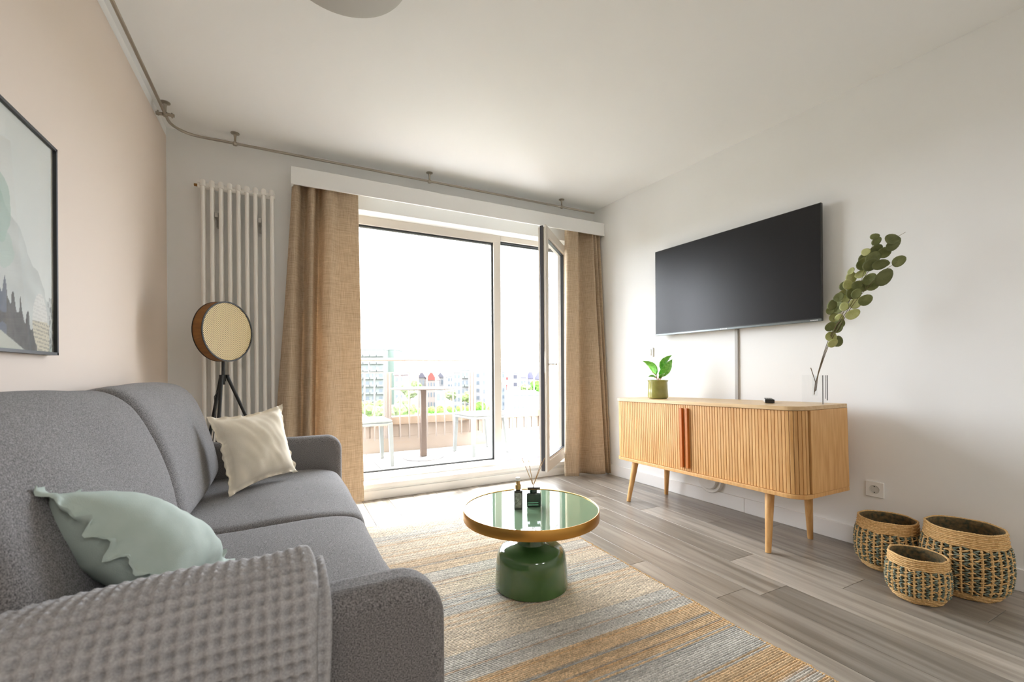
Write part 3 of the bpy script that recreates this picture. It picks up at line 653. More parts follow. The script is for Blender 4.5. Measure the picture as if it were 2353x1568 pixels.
mb = MB(); mb.v = [Vector(v) for v in vs]; mb.f = [(i * (NZ + 1) + j, (i + 1) * (NZ + 1) + j, (i + 1) * (NZ + 1) + j + 1, i * (NZ + 1) + j + 1) for i in range(NX) for j in range(NZ)]
ARTM, an, ab = newmat('art_print'); vc = an.nodes.new('ShaderNodeVertexColor'); vc.layer_name = 'Col'; an.links.new(vc.outputs[0], ab.inputs['Base Color']); ab.inputs['Roughness'].default_value = 0.6
art = mb.build('art_print', ARTM, pic, smooth=False, fix=False)
ca = art.data.color_attributes.new('Col', 'FLOAT_COLOR', 'POINT')
ca.data.foreach_set('color', [q for c in cols for q in (c.x, c.y, c.z, 1)])
MB().bb((XL + 0.022, PY0 + fw, PZ0 + fw), (XL + 0.024, PY1 - fw, PZ1 - fw)).build('pane', CLEAR, pic, smooth=False)

# ------------------------------------------------------------------ rug
RX0, RX1, RY0, RY1 = -0.25, 1.545, 0.42, 2.93
rnd = random.Random(4); TAN, LTAN, GRY, BLU = Vector((0.58, 0.41, 0.235)), Vector((0.68, 0.58, 0.45)), Vector((0.53, 0.52, 0.485)), Vector((0.27, 0.29, 0.30))
bands = [(2.93, LTAN, .25), (2.70, GRY, .5), (2.60, LTAN, .3), (2.30, TAN, .4), (2.12, GRY, .5), (1.99, LTAN, .4), (1.864, GRY, .7), (1.701, LTAN, .5), (1.453, GRY, .8), (1.319, TAN, .85), (1.232, BLU, .7), (1.218, TAN, .85), (1.128, GRY, .95), (0.985, TAN, .9), (0.86, GRY, .6), (0.80, TAN, .8), (0.62, GRY, .7), (0.5, TAN, .7)]
def bandcol(y):
    cur = bands[0]
    for b in bands:
        if y <= b[0]: cur = b
    return cur
rib = 0.0085; nrib = int((RY1 - RY0) / rib); nxr = 150
vs, fc, cl_ = [], [], []
rowcol = []
for r in range(nrib):
    y = RY0 + rib * r; b = bandcol(y + rnd.uniform(-0.012, 0.012)); c = b[1].lerp(Vector((0.68, 0.59, 0.47)), (1 - b[2]) * 0.8)
    c = c * rnd.uniform(0.86, 1.12)
    if rnd.random() < 0.07: c = c.lerp(BLU, 0.45)
    if rnd.random() < 0.10: c = c.lerp(Vector((0.60, 0.34, 0.14)), 0.4)
    rowcol.append(c)
for r in range(nrib):
    y = RY0 + rib * r
    ex = 0.010 * noise.noise(Vector((y * 4, 0, 0))) + 0.006 * noise.noise(Vector((y * 40, 0, 0)))
    for j, (dy, h) in enumerate(((0.0, 0.002), (0.28, 0.008), (0.72, 0.008))):
        for i in range(nxr + 1):
            xx = RX0 + (RX1 + ex - RX0) * i / nxr
            hh = h + (0.0012 * math.sin(i * 2.6 + r * 1.7) if j else 0)
            wy = 0.008 * noise.noise(Vector((xx * 1.5, y * 1.2, 6)))
            vs.append(Vector((xx, y + dy * rib + wy, hh + 0.001)))
            cc = rowcol[r] * (0.74 if j == 0 else 1.0) * (1 + 0.28 * noise.noise(Vector((xx * 18, r * 3.1, 2))))
            cl_.append(cc)
rw = nxr + 1
for r in range(nrib * 3 - 1):
    for i in range(nxr): fc.append((r * rw + i, r * rw + i + 1, (r + 1) * rw + i + 1, (r + 1) * rw + i))
RUGM, rn, rb = newmat('jute_rug'); N = rn.nodes; L = rn.links
vc = N.new('ShaderNodeVertexColor'); vc.layer_name = 'Col'
t = N.new('ShaderNodeTexCoord'); z = N.new('ShaderNodeTexNoise'); z.inputs['Scale'].default_value = 170; z.inputs['Detail'].default_value = 2; L.new(t.outputs['Object'], z.inputs['Vector'])
mr = N.new('ShaderNodeMapRange'); mr.inputs['From Min'].default_value = 0.3; mr.inputs['From Max'].default_value = 0.7; mr.inputs['To Min'].default_value = 0.62; mr.inputs['To Max'].default_value = 1.32; L.new(z.outputs['Fac'], mr.inputs[0])
vm = N.new('ShaderNodeVectorMath'); vm.operation = 'SCALE'; L.new(vc.outputs[0], vm.inputs[0]); L.new(mr.outputs[0], vm.inputs['Scale']); L.new(vm.outputs[0], rb.inputs['Base Color']); rb.inputs['Roughness'].default_value = 0.95
mb = MB(); mb.v = vs; mb.f = fc
rug = thing('area_rug', 'woven jute rug with tan and blue-grey stripes under the coffee table', 'rug', (0.65, 1.7, 0))
ro = mb.build('weave', RUGM, rug, fix=False, angle=180); ca = ro.data.color_attributes.new('Col', 'FLOAT_COLOR', 'POINT'); ca.data.foreach_set('color', [q for c in cl_ for q in (c.x, c.y, c.z, 1)])
mb = MB()
for r in range(0, nrib, 1):
    y = RY0 + rib * (r + 0.5); ex = 0.010 * noise.noise(Vector((y * 4, 0, 0))) + 0.006 * noise.noise(Vector((y * 40, 0, 0)))
    mb.blob((RX1 + ex, y, 0.006), rnd.uniform(0.0045, 0.0075), 1, (1.1, 0.8, 0.8))
mb.build('edge_knots', JUTE, rug, kind='stuff', fix=False)

# ------------------------------------------------------------------ coffee table
tx, ty = 1.005, 1.778; RB = 0.010
ct = thing('coffee_table', 'round green coffee table with a brass rim on a glossy green drum base', 'coffee table', (tx, ty, RB))
MB().lathe([(0, 0.012), (0.162, 0.012), (0.1675, 0.016), (0.168, 0.022), (0.1665, 0.06), (0.163, 0.11), (0.160, 0.14), (0.157, 0.158), (0.152, 0.171), (0.143, 0.182), (0.130, 0.190), (0.10, 0.197), (0.078, 0.201), (0.066, 0.207), (0.061, 0.218), (0.060, 0.325)], (tx, ty, 0), 96).build('drum_base', GREENGL, ct)
MB().lathe([(0.0, 0.335), (0.306, 0.335), (0.306, 0.368), (0.0, 0.368)], (tx, ty, 0), 128).build('tabletop', GREENTOP, ct)
MB().lathe([(0.300, 0.326), (0.311, 0.326), (0.312, 0.330), (0.312, 0.370), (0.3105, 0.372), (0.307, 0.371), (0.3065, 0.366), (0.3065, 0.332), (0.300, 0.330), (0.300, 0.326)], (tx, ty, 0), 128, close=True).build('brass_rim', BRASS, ct)
MB().cyl((tx, ty, 0.322), (tx, ty, 0.335), 0.09, n=40).build('top_plate', GREENGL, ct)

TZ = 0.3685
sb = thing('spray_bottle', 'small dark spray bottle with gold collar and white cap on the coffee table', 'bottle', (0.942, 1.785, TZ))
Mr = Matrix.Rotation(math.radians(-24), 3, 'Z')
MB().box((0.942, 1.785, TZ + 0.0435), (0.038, 0.036, 0.087), Mr).build('bottle_body', SMOKE, sb, bevel=0.003, seg=3)
MB().box(Vector((0.942, 1.785, TZ + 0.044)) + Mr @ Vector((0, -0.0186, 0)), (0.028, 0.001, 0.066), Mr).build('bottle_label', LABELM, sb, smooth=False)
c_ = Vector((0.942, 1.785, TZ + 0.044)) + Mr @ Vector((0, -0.0193, 0)); mm = MB()
for k in range(3): mm.box(c_ + Vector((0, 0, 0.016 - k * 0.005)), (0.014 - 0.003 * k, 0.0004, 0.0012), Mr)
mm.box(c_ + Vector((0, 0, -0.006)), (0.026, 0.0004, 0.0012), Mr @ Matrix.Rotation(math.radians(-38), 3, 'Y'))
mm.build('label_print', BLACK, sb, smooth=False)
MB().cyl((0.942, 1.785, TZ + 0.086), (0.942, 1.785, TZ + 0.091), 0.010, n=24).build('neck', BLACK, sb)
MB().lathe([(0.0, 0), (0.0125, 0), (0.0125, 0.020), (0.009, 0.023), (0.009, 0.040), (0.0, 0.040)], (0.942, 1.785, TZ + 0.090), 32).build('collar', GOLD, sb)
MB().lathe([(0.0, 0), (0.0118, 0), (0.0118, 0.010), (0.009, 0.014), (0.0, 0.014)], (0.942, 1.785, TZ + 0.1295), 32).build('cap', PLASTW, sb)
db = thing('reed_diffuser', 'square dark green glass reed diffuser on the coffee table', 'diffuser', (1.025, 1.79, TZ))
MB().box((1.028, 1.795, TZ + 0.0325), (0.066, 0.062, 0.065), Mr).build('glass_bottle', DKGLASS, db, bevel=0.005, seg=3)
for zz in (0.012, 0.022): MB().box(Vector((1.028, 1.795, TZ + zz)) + Mr @ Vector((-0.004, -0.0314, 0)), (0.048, 0.0006, 0.0045), Mr).build('glass_highlight', mat('painted_highlight_green', srgb(120, 190, 160), 0.05, coat=1.0), db, smooth=False)  # pale strips painted on the bottle as highlights
MB().cyl((1.028, 1.795, TZ + 0.064), (1.028, 1.795, TZ + 0.078), 0.018, n=32).build('neck', DKGLASS, db)
MB().box((1.028, 1.795, TZ + 0.0850), (0.058, 0.054, 0.014), Mr).build('collar', mat('black_gloss', (0.01, 0.012, 0.014), 0.06, coat=1.0), db, bevel=0.0015)
top = Vector((1.028, 1.795, TZ + 0.093))
for (tx2, tz2) in ((0.972, 0.602), (1.006, 0.590), (1.078, 0.578), (1.094, 0.592)):
    e = Vector((tx2, 1.80, tz2 - 0.008)); MB().tube([top + (e - top) * -0.25, e], 0.0014, 6).build('reed', REED, db)

# ------------------------------------------------------------------ sideboard
O_ = Vector((2.345, 2.790, 0.776)); U_ = Vector((-0.012, -1.455, 0.030)).normalized(); V_ = Vector((1, -0.008, 0)); V_ = (V_ - U_ * V_.dot(U_)).normalized(); W_ = V_.cross(U_) * -1
if W_.z < 0: W_ = -W_
Mc = Matrix(((U_.x, V_.x, W_.x, O_.x), (U_.y, V_.y, W_.y, O_.y), (U_.z, V_.z, W_.z, O_.z), (0, 0, 0, 1)))
# keep it right-handed
if Mc.to_3x3().determinant() < 0:
    pass
Rg = Mc.to_3x3()
sbd = bpy.data.objects.new('sideboard', None); C.objects.link(sbd); sbd.location = (2.56, 2.06, 0); sbd.empty_display_size = 0.1
setp(sbd, 'light oak sideboard with ribbed sliding doors on tapered legs', 'sideboard'); WM[sbd] = Matrix.Translation(Vector((2.56, 2.06, 0)))
def cb(u, v, w_): return O_ + U_ * u + V_ * v + W_ * w_
LC, DC, HT = 1.455, 0.445, 0.482
def rr_poly(u0, u1, v0, v1, r):
    p = []
    for k in range(9): a = PI + k * PI / 16; p.append((u0 + r + r * math.cos(a), v0 + r + r * math.sin(a)))
    for k in range(9): a = 1.5 * PI + k * PI / 16; p.append((u1 - r + r * math.cos(a), v0 + r + r * math.sin(a)))
    return p + [(u1, v1), (u0, v1)]
def cprism(mb, poly, w0, w1):
    m = len(poly); vs = [cb(p[0], p[1], w0) for p in poly] + [cb(p[0], p[1], w1) for p in poly]
    return mb.add(vs, [tuple(range(m)), tuple(range(m, 2 * m))[::-1]] + [(i, (i + 1) % m, m + (i + 1) % m, m + i) for i in range(m)])
cprism(MB(), rr_poly(0, LC, 0, DC, 0.085), 0, -0.022).build('top_board', OAKTOP, sbd, bevel=0.002)
cprism(MB(), rr_poly(0, LC, 0, DC, 0.085), -HT + 0.022, -HT).build('bottom_board', OAK, sbd, bevel=0.002)
cprism(MB(), rr_poly(0.022, LC - 0.022, 0.022, DC - 0.02, 0.07), -0.022, -HT + 0.022).build('carcass', OAKIN, sbd)
for (a, b) in ((0.0, 0.02), (LC - 0.02, LC)):
    q = [(a, 0.098), (b, 0.098), (b, DC), (a, DC)]
    cprism(MB(), q, -0.023, -HT + 0.023).build('side_panel', OAK, sbd, bevel=0.001)
    q = [(a + 0.002, 0.090), (b - 0.002, 0.090), (b - 0.002, 0.098), (a + 0.002, 0.098)]
cprism(MB(), [(0.02, DC - 0.012), (LC - 0.02, DC - 0.012), (LC - 0.02, DC - 0.002), (0.02, DC - 0.002)], -0.022, -HT + 0.022).build('back_panel', OAK, sbd)
# path of the tambour: left corner arc, straight front, right corner arc
sw = 0.0187; Rt = 0.075; v_f = 0.010; path = []
uA, uB = 0.006 + Rt, LC - 0.006 - Rt; ns = int((uB - uA) / sw)
swf = (uB - uA) / ns
for k in range(ns): path.append((uA + swf * (k + 0.5), v_f, 0.0))
na = 6
for k in range(na):
    a = (k + 0.5) / na * PI / 2
    path.append((uB + Rt * math.sin(a), v_f + Rt - Rt * math.cos(a), a)); path.append((uA - Rt * math.sin(a), v_f + Rt - Rt * math.cos(a), -a))
midu = 0.712
doors = []
for k in range(2):
    e0, e1 = (uA, midu) if k == 0 else (midu, uB)
    d_ = cprism(MB(), [(e0, v_f + 0.007), (e1, v_f + 0.007), (e1, v_f + 0.010), (e0, v_f + 0.010)], -0.024, -HT + 0.024).build('tambour_door', OAKIN, sbd, smooth=False)
    doors.append(d_)
hs = (HT - 0.048) / 2; wc = -HT / 2
half = swf / 2 * 0.90
prof = [(-half, 0.0075), (-half, 0.0012), (-half * 0.8, 0.0), (half * 0.8, 0.0), (half, 0.0012), (half, 0.0075)]
slat_mesh = None
M3 = Matrix(((U_.x, V_.x, W_.x), (U_.y, V_.y, W_.y), (U_.z, V_.z, W_.z)))
for (u, v, a) in path:
    dpar = doors[0] if u < midu else doors[1]
    if slat_mesh is None:
        s_ = MB(); m = len(prof)
        s_.add([Vector((p[0], p[1], -hs)) for p in prof] + [Vector((p[0], p[1], hs)) for p in prof], [tuple(range(m))[::-1], tuple(range(m, 2 * m))] + [(i, (i + 1) % m, m + (i + 1) % m, m + i) for i in range(m)])
        o = s_.build('slat', OAK, dpar, world=False, smooth=False); slat_mesh = o.data
    else:
        o = bpy.data.objects.new('slat', slat_mesh); C.objects.link(o); o.parent = dpar
    m3 = M3 @ Matrix.Rotation(a, 3, 'Z')
    o.matrix_local = WM[sbd].inverted() @ (Matrix.Translation(cb(u, v, wc)) @ m3.to_4x4())
for k, hu in enumerate((0.690, 0.736)):
    q = [(hu - 0.010, v_f - 0.018), (hu + 0.010, v_f - 0.018), (hu + 0.010, v_f + 0.001), (hu - 0.010, v_f + 0.001)]
    cprism(MB(), q, -0.045, -0.438).build('handle', OAKDARK, doors[k], bevel=0.002, label='long orange-brown wooden handle')
for (u, v, fx, fy) in ((0.185, 0.055, 2.312, 2.582), (0.25, 0.32, 2.716, 2.591), (1.245, 0.065, 2.330, 1.501), (1.29, 0.345, 2.743, 1.511)):
    t_ = cb(u, v, -HT); MB().tube([t_, Vector((fx, fy, 0.0)).lerp(t_, 0.01), Vector((fx, fy, 0.0))], [0.0245, 0.0145, 0.0135], 20).build('leg', OAK, sbd)

# ------------------------------------------------------------------ television
A0, A1 = Vector((2.737, 2.716, 0)), Vector((2.805, 1.474, 0)); td = (A1 - A0).normalized(); tn = Vector((-td.y, td.x, 0))
if tn.x > 0: tn = -tn
tv = thing('television', 'large flat black television on the white wall', 'television', (A0 + A1) / 2 + Vector((0, 0, 1.28)))
TW = (A1 - A0).length
def tbox(mb, s0, s1, t0, t1, z0, z1):
    return mb.add([A0 + td * s + tn * t + Vector((0, 0, z)) for z in (z0, z1) for t in (t0, t1) for s in (s0, s1)], [(0, 2, 3, 1), (4, 5, 7, 6), (0, 1, 5, 4), (2, 6, 7, 3), (0, 4, 6, 2), (1, 3, 7, 5)])
tbox(MB(), 0, TW, -0.022, -0.001, 1.283, 1.981).build('casing', BEZEL, tv, bevel=0.002)
tbox(MB(), 0.005, TW - 0.005, -0.002, 0.0, 1.302, 1.976).build('screen', SCREEN, tv, smooth=False)
tbox(MB(), 0, TW, -0.016, 0.002, 1.282, 1.297).build('lower_strip', BEZSIL, tv, bevel=0.002)
m2 = MB()
for k in range(6): tbox(m2, TW / 2 - 0.03 + k * 0.009, TW / 2 - 0.024 + k * 0.009, 0.002, 0.0025, 1.287, 1.293)
for k in range(4): tbox(m2, TW - 0.06 + k * 0.011, TW - 0.052 + k * 0.011, 0.002, 0.0025, 1.287, 1.292)
m2.build('badge', LETTER, tv, smooth=False)
tbox(MB(), TW / 2 - 0.2, TW / 2 + 0.2, -0.066, -0.022, 1.45, 1.80).build('wall_mount', BLACK, tv, smooth=False)
# cable duct
a_ = wp(2.065, 0.012, 0.0); b2_ = wp(2.035, 0.012, 0.0)
MB().add([wp(2.062, 0, 0.32), wp(2.038, 0, 0.32), wp(2.038, 0.012, 0.32), wp(2.062, 0.012, 0.32), wp(2.062, 0, 1.29), wp(2.038, 0, 1.29), wp(2.038, 0.012, 1.29), wp(2.062, 0.012, 1.29)],
         [(0, 3, 2, 1), (4, 5, 6, 7), (0, 1, 5, 4), (1, 2, 6, 5), (2, 3, 7, 6), (3, 0, 4, 7)]).build('cable_duct', GREYPL, bevel=0.002, label='narrow grey cable duct running down from the television', cat='cable duct')

# wall fittings
Mw = Matrix.Rotation(math.atan2(-1, 0) + math.atan(0.0545) * -1 + PI / 2, 3, 'Z')
nrmw = Vector((-1, -0.0545, 0)).normalized(); tgw = Vector((-0.0545, 1, 0)).normalized()
def wbox(mb, c, wd, hh, t0, t1):
    c = Vector(c); return mb.add([c + tgw * (i * wd / 2) + nrmw * t + Vector((0, 0, j * hh / 2)) for j in (-1, 1) for t in (t0, t1) for i in (-1, 1)], [(0, 2, 3, 1), (4, 5, 7, 6), (0, 1, 5, 4), (2, 6, 7, 3), (0, 4, 6, 2), (1, 3, 7, 5)])
sk = thing('wall_socket', 'white wall socket above the baskets', 'socket', wp(1.252, 0, 0.333))
cs_ = wp(1.252, 0, 0.333)
wbox(MB(), cs_, 0.085, 0.085, 0, 0.010).build('plate', PLASTW, sk, bevel=0.003)
Mx = Matrix(((tgw.x, 0, nrmw.x), (tgw.y, 0, nrmw.y), (0, 1, 0)))
MB().lathe([(0.0, 0.004), (0.018, 0.004), (0.0195, 0.0108), (0.0225, 0.0125), (0.0235, 0.0105)], cs_, 32, Mx).build('recess', mat('socket_grey', (0.55, 0.55, 0.52), 0.5), sk)
m2 = MB()
for s in (-1, 1): m2.add([cs_ + p for p in [tgw * (s * 0.0095 + 0.003 * math.cos(k * PI / 3)) + Vector((0, 0, 0.003 * math.sin(k * PI / 3))) + nrmw * 0.0055 for k in range(6)]], [tuple(range(6))])
m2.build('pin_hole', BLACK, sk, fix=False, smooth=False)
m2 = MB()
for s in (-1, 1): wbox(m2, cs_ + Vector((0, 0, s * 0.016)), 0.006, 0.004, 0.004, 0.011)
m2.build('earth_clip', BLACK, sk, smooth=False)
sw_ = thing('light_switch', 'small white light switch above the potted plant', 'switch', wp(2.847, 0, 1.152))
wbox(MB(), wp(2.847, 0, 1.152), 0.08, 0.08, 0, 0.010).build('plate', PLASTW, sw_, bevel=0.002)
wbox(MB(), wp(2.850, 0, 1.152), 0.052, 0.055, 0.010, 0.016).build('rocker', PLASTW, sw_, bevel=0.002)
dv = thing('wall_disc_box', 'round white two-tier outlet cover low on the wall behind the sideboard', 'outlet cover', wp(2.262, 0, 0.178))
cdv = wp(2.262, 0, 0.178)
MB().lathe([(0.0, 0.0), (0.10, 0.0), (0.10, 0.020), (0.094, 0.026), (0.0, 0.026)], cdv, 64, Mx).build('outer_ring', PLASTW, dv)
MB().lathe([(0.0, 0.026), (0.070, 0.026), (0.070, 0.042), (0.064, 0.048), (0.05, 0.049), (0.02, 0.046), (0.012, 0.050), (0.0, 0.052)], cdv, 64, Mx).build('inner_disc', PLASTW, dv)

# ------------------------------------------------------------------ plant in olive pot
px_, py_ = 2.515, 2.475; pz_ = (O_ + U_ * ((2.79 - py_))).z + 0.003
pp = thing('potted_plant', 'small green leafed plant in a glossy olive pot on the sideboard', 'plant', (px_, py_, pz_))
MB().lathe([(0, 0), (0.066, 0), (0.073, 0.006), (0.075, 0.018), (0.073, 0.06), (0.0695, 0.122), (0.075, 0.132), (0.076, 0.137), (0.068, 0.139), (0.064, 0.133), (0.064, 0.115), (0.0, 0.115)], (px_, py_, pz_), 64).build('pot', OLIVE, pp)
MB().lathe([(0.0, 0.1225), (0.0635, 0.118)], (px_, py_, pz_), 32).build('soil', SOIL, pp)
view_r = Vector((math.cos(math.radians(45)), -math.sin(math.radians(45)), 0)); vin = Vector((view_r.y, -view_r.x, 0))
def leafmesh(mb, base, tip, width, nrm, curl=0.15, fold=0.12, seg=10, wseg=6, p=0.75):
    base, tip, nrm = Vector(base), Vector(tip), Vector(nrm).normalized(); ax = tip - base; Ln = ax.length; ax.normalize(); sd_ = ax.cross(nrm).normalized(); nrm = sd_.cross(ax)
    def fn(u, v):
        wv = width * 0.5 * (math.sin(PI * min(1, u * 1.0) ** p)) ** 0.8; s = (v - 0.5) * 2
        return base + ax * (Ln * u) + sd_ * (wv * s) + nrm * (curl * Ln * math.sin(PI * u) + fold * abs(s) * width * 0.5 + 0.02 * width * math.sin(u * 25) * abs(s))
    return mb.grid(fn, seg, wseg)
base_ = Vector((px_, py_, pz_ + 0.118))
def pt(a, h, d=0): return base_ + view_r * a + Vector((0, 0, h)) + vin * d
for (b0, t0, wd, nrm, cu) in ((pt(-0.012, 0.055), pt(-0.110, 0.165, 0.02), 0.075, pt(1, 0.4, -1) - base_, 0.22), (pt(0.012, 0.045), pt(0.105, 0.175, -0.02), 0.085, pt(-0.6, 0.5, -1) - base_, -0.10),
                              (pt(0.022, 0.10, 0.01), pt(0.100, 0.205, 0.03), 0.072, pt(-0.8, 0.5, -0.8) - base_, 0.15), (pt(-0.008, 0.035), pt(-0.070, 0.045, -0.03), 0.04, pt(0, 1, -0.6) - base_, 0.15), (pt(0.02, 0.03, 0.02), pt(0.05, 0.075, 0.09), 0.05, pt(0, 1, 0.5) - base_, 0.1)):
    lf = leafmesh(MB(), b0, t0, wd, nrm, cu).build('leaf', LEAFG, pp, thick=0.0012, angle=180)
    MB().tube([base_ + (b0 - base_) * 0.1, b0, b0.lerp(t0, 0.35)], [0.0032, 0.0026, 0.0012], 6).build('leaf_stem', STEMR, lf)

# ------------------------------------------------------------------ remote control
zt = lambda y: (O_ + U_ * (2.79 - y)).z
rc = thing('remote_control', 'small black and silver remote control on the sideboard', 'remote control', (2.60, 1.62, zt(1.62)))
dr_ = Vector((-0.80, -0.60, 0)).normalized(); sr_ = Vector((0.60, -0.80, 0)).normalized(); rc0 = Vector((2.56, 1.64, zt(1.64) + 0.003))
def rbox(mb, a, b, c, d, e, f): return mb.add([rc0 + dr_ * i + sr_ * j + Vector((0, 0, k)) for k in (e, f) for j in (c, d) for i in (a, b)], [(0, 2, 3, 1), (4, 5, 7, 6), (0, 1, 5, 4), (2, 6, 7, 3), (0, 4, 6, 2), (1, 3, 7, 5)])
rbox(MB(), -0.07, 0.07, -0.024, 0.024, 0.0, 0.020).build('casing', SILVPL, rc, bevel=0.004, seg=3)
rbox(MB(), 0.064, 0.0735, -0.0245, 0.0245, 0.0005, 0.0215).build('end_cap', BLACK, rc, bevel=0.003)
rbox(MB(), -0.066, 0.064, -0.020, 0.020, 0.020, 0.022).build('face_plate', BLACK, rc, bevel=0.0008)
for i in range(5):
    for j in range(3): rbox(MB(), -0.055 + i * 0.02, -0.047 + i * 0.02, -0.014 + j * 0.011, -0.008 + j * 0.011, 0.022, 0.0235).build('button', GREYPL, rc, smooth=False)

# ------------------------------------------------------------------ vase and eucalyptus
vz = zt(1.36) + 0.001
vs_ = thing('glass_block_vase', 'clear rectangular glass vase at the right end of the sideboard', 'vase', (2.62, 1.415, vz))
vx0, vx1, vy0, vy1, vh = 2.600, 2.645, 1.362, 1.472, 0.158
g = MB().bb((vx0, vy0, vz), (vx1, vy1, vz + vh))
g.build('block', ACRYL, vs_, smooth=False)
MB().lathe([(0.0, 0.042), (0.012, 0.042), (0.0125, 0.045), (0.0125, 0.155), (0.0105, 0.155), (0.0105, 0.046), (0.0, 0.046)], (2.6225, 1.415, vz), 24).build('inner_tube', ACRYL, vs_)
mm = MB(); mm.bb((vx0 - 0.001, vy0 - 0.001, vz), (vx0 + 0.003, vy0 + 0.003, vz + vh)); mm.bb((vx1 - 0.003, vy0 - 0.001, vz + .02), (vx1 + .001, vy0 + 0.003, vz + vh)); mm.bb((vx0 + 0.024, vy0 - 0.001, vz + .03), (vx0 + 0.027, vy0 + 0.001, vz + vh))
mm.build('polished_edge', mat('glass_edge', (0.32, 0.32, 0.33), 0.08, 0.7), vs_, smooth=False)
eb = thing('eucalyptus_branches', 'tall dried eucalyptus branches leaning right from the glass vase', 'branches', (2.6225, 1.415, vz + 0.05))
def eplane(cx, cyv, dd=0.0):
    X = 1780 + cx / 3.409; Y = 500 + cyv / 3.409; d = ray(X, Y); t = (2.68 - 0.035 * max(0, (1370 - cyv) / 1300) * 0 - dd) / d.x
    y_ = d.y * t
    t = ((2.6225 + 0.05 * min(1, max(0, (1200 - cyv) / 1000))) + dd) / d.x
    return CAM + d * t
for pth in ([(322, 1360), (330, 1290), (345, 1200), (410, 990), (470, 870), (560, 745), (640, 600), (700, 430), (740, 300), (785, 160)],
            [(315, 1365), (322, 1290), (352, 1200), (425, 1000), (510, 850), (610, 690), (690, 590), (780, 490), (850, 420), (920, 375), (960, 350)],
            [(325, 1355), (340, 1240), (380, 1100), (440, 940), (530, 760), (640, 560), (760, 390), (850, 280), (940, 170), (1028, 113)]):
    q = spline([eplane(a, b, 0.004 * i % 0.01) for i, (a, b) in enumerate(pth)], 60)
    MB().tube(q, [0.0022 - 0.0014 * i / 60 for i in range(61)], 6).build('branch', TWIG, eb)
MB().tube([Vector((2.6205, 1.4185, vz + 0.05)), Vector((2.624, 1.413, vz + 0.12)), Vector((2.615, 1.432, vz + 0.20))], 0.0022, 6).build('short_twig', TWIG, eb)
LV = [(780,150,30,0),(795,190,35,0),(915,170,50,0),(930,215,55,0),(965,345,50,0),(850,475,68,0),(855,275,45,0),(790,260,48,0),(712,272,32,1),(700,320,45,0),(770,320,55,0),(690,370,50,0),(750,375,55,0),(820,370,52,0),(866,365,26,1),(740,490,50,0),(757,535,46,0),(692,540,48,0),(705,650,48,0),(600,425,30,1),(600,475,44,1),(672,450,42,1),(575,530,40,1),(537,540,36,0),(640,530,40,0),(530,600,36,1),(600,600,45,0),(640,600,40,0),(500,630,40,0),(557,640,36,1),(632,672,50,1),(450,690,42,0),(500,710,50,0),(545,700,38,1),(436,730,36,0),(606,765,52,1),(460,790,42,1),(502,800,45,1),(430,857,42,0),(490,862,50,0),(520,832,34,0),(440,940,46,1),(490,975,44,0),(452,988,40,1)]
def disc_leaf(mb, c, ax, sd_, nrm, L_, Wd, cup):
    def fn(u, v):
        a = v * 2 * PI; rr4 = u
        x_ = rr4 * math.cos(a) * L_ * (1 + 0.12 * math.cos(a)); y_ = rr4 * math.sin(a) * Wd
        return c + ax * x_ + sd_ * y_ + nrm * (cup * (rr4 ** 2) * L_ + 0.04 * L_ * math.cos(a) * rr4)
    return mb.grid(fn, 4, 16, cv=True)
rl = random.Random(12)
for i, (a, b, r, lt) in enumerate(LV):
    c = eplane(a, b, rl.uniform(-0.035, 0.035)); dep = (c - CAM).length
    L_ = r / 3.409 / FPX * dep * 0.80
    toc = (CAM - c).normalized(); nrm = (toc + Vector((rl.uniform(-.5, .5), rl.uniform(-.5, .5), rl.uniform(-.4, .6)))).normalized()
    ang = rl.uniform(-0.5, 0.5) + (0.7 if a > 600 else 1.3); up = Vector((0, 0, 1)); right = up.cross(toc).normalized() 
    ax = (right * math.cos(ang) + up * math.sin(ang)); ax = (ax - nrm * ax.dot(nrm)).normalized(); sd_ = nrm.cross(ax)
    disc_leaf(MB(), c, ax, sd_, nrm, L_, L_ * rl.uniform(0.72, 0.88), rl.uniform(-0.12, 0.22)).build('leaf', EUCL if lt else EUC, eb, thick=0.0006, angle=180, fix=False)

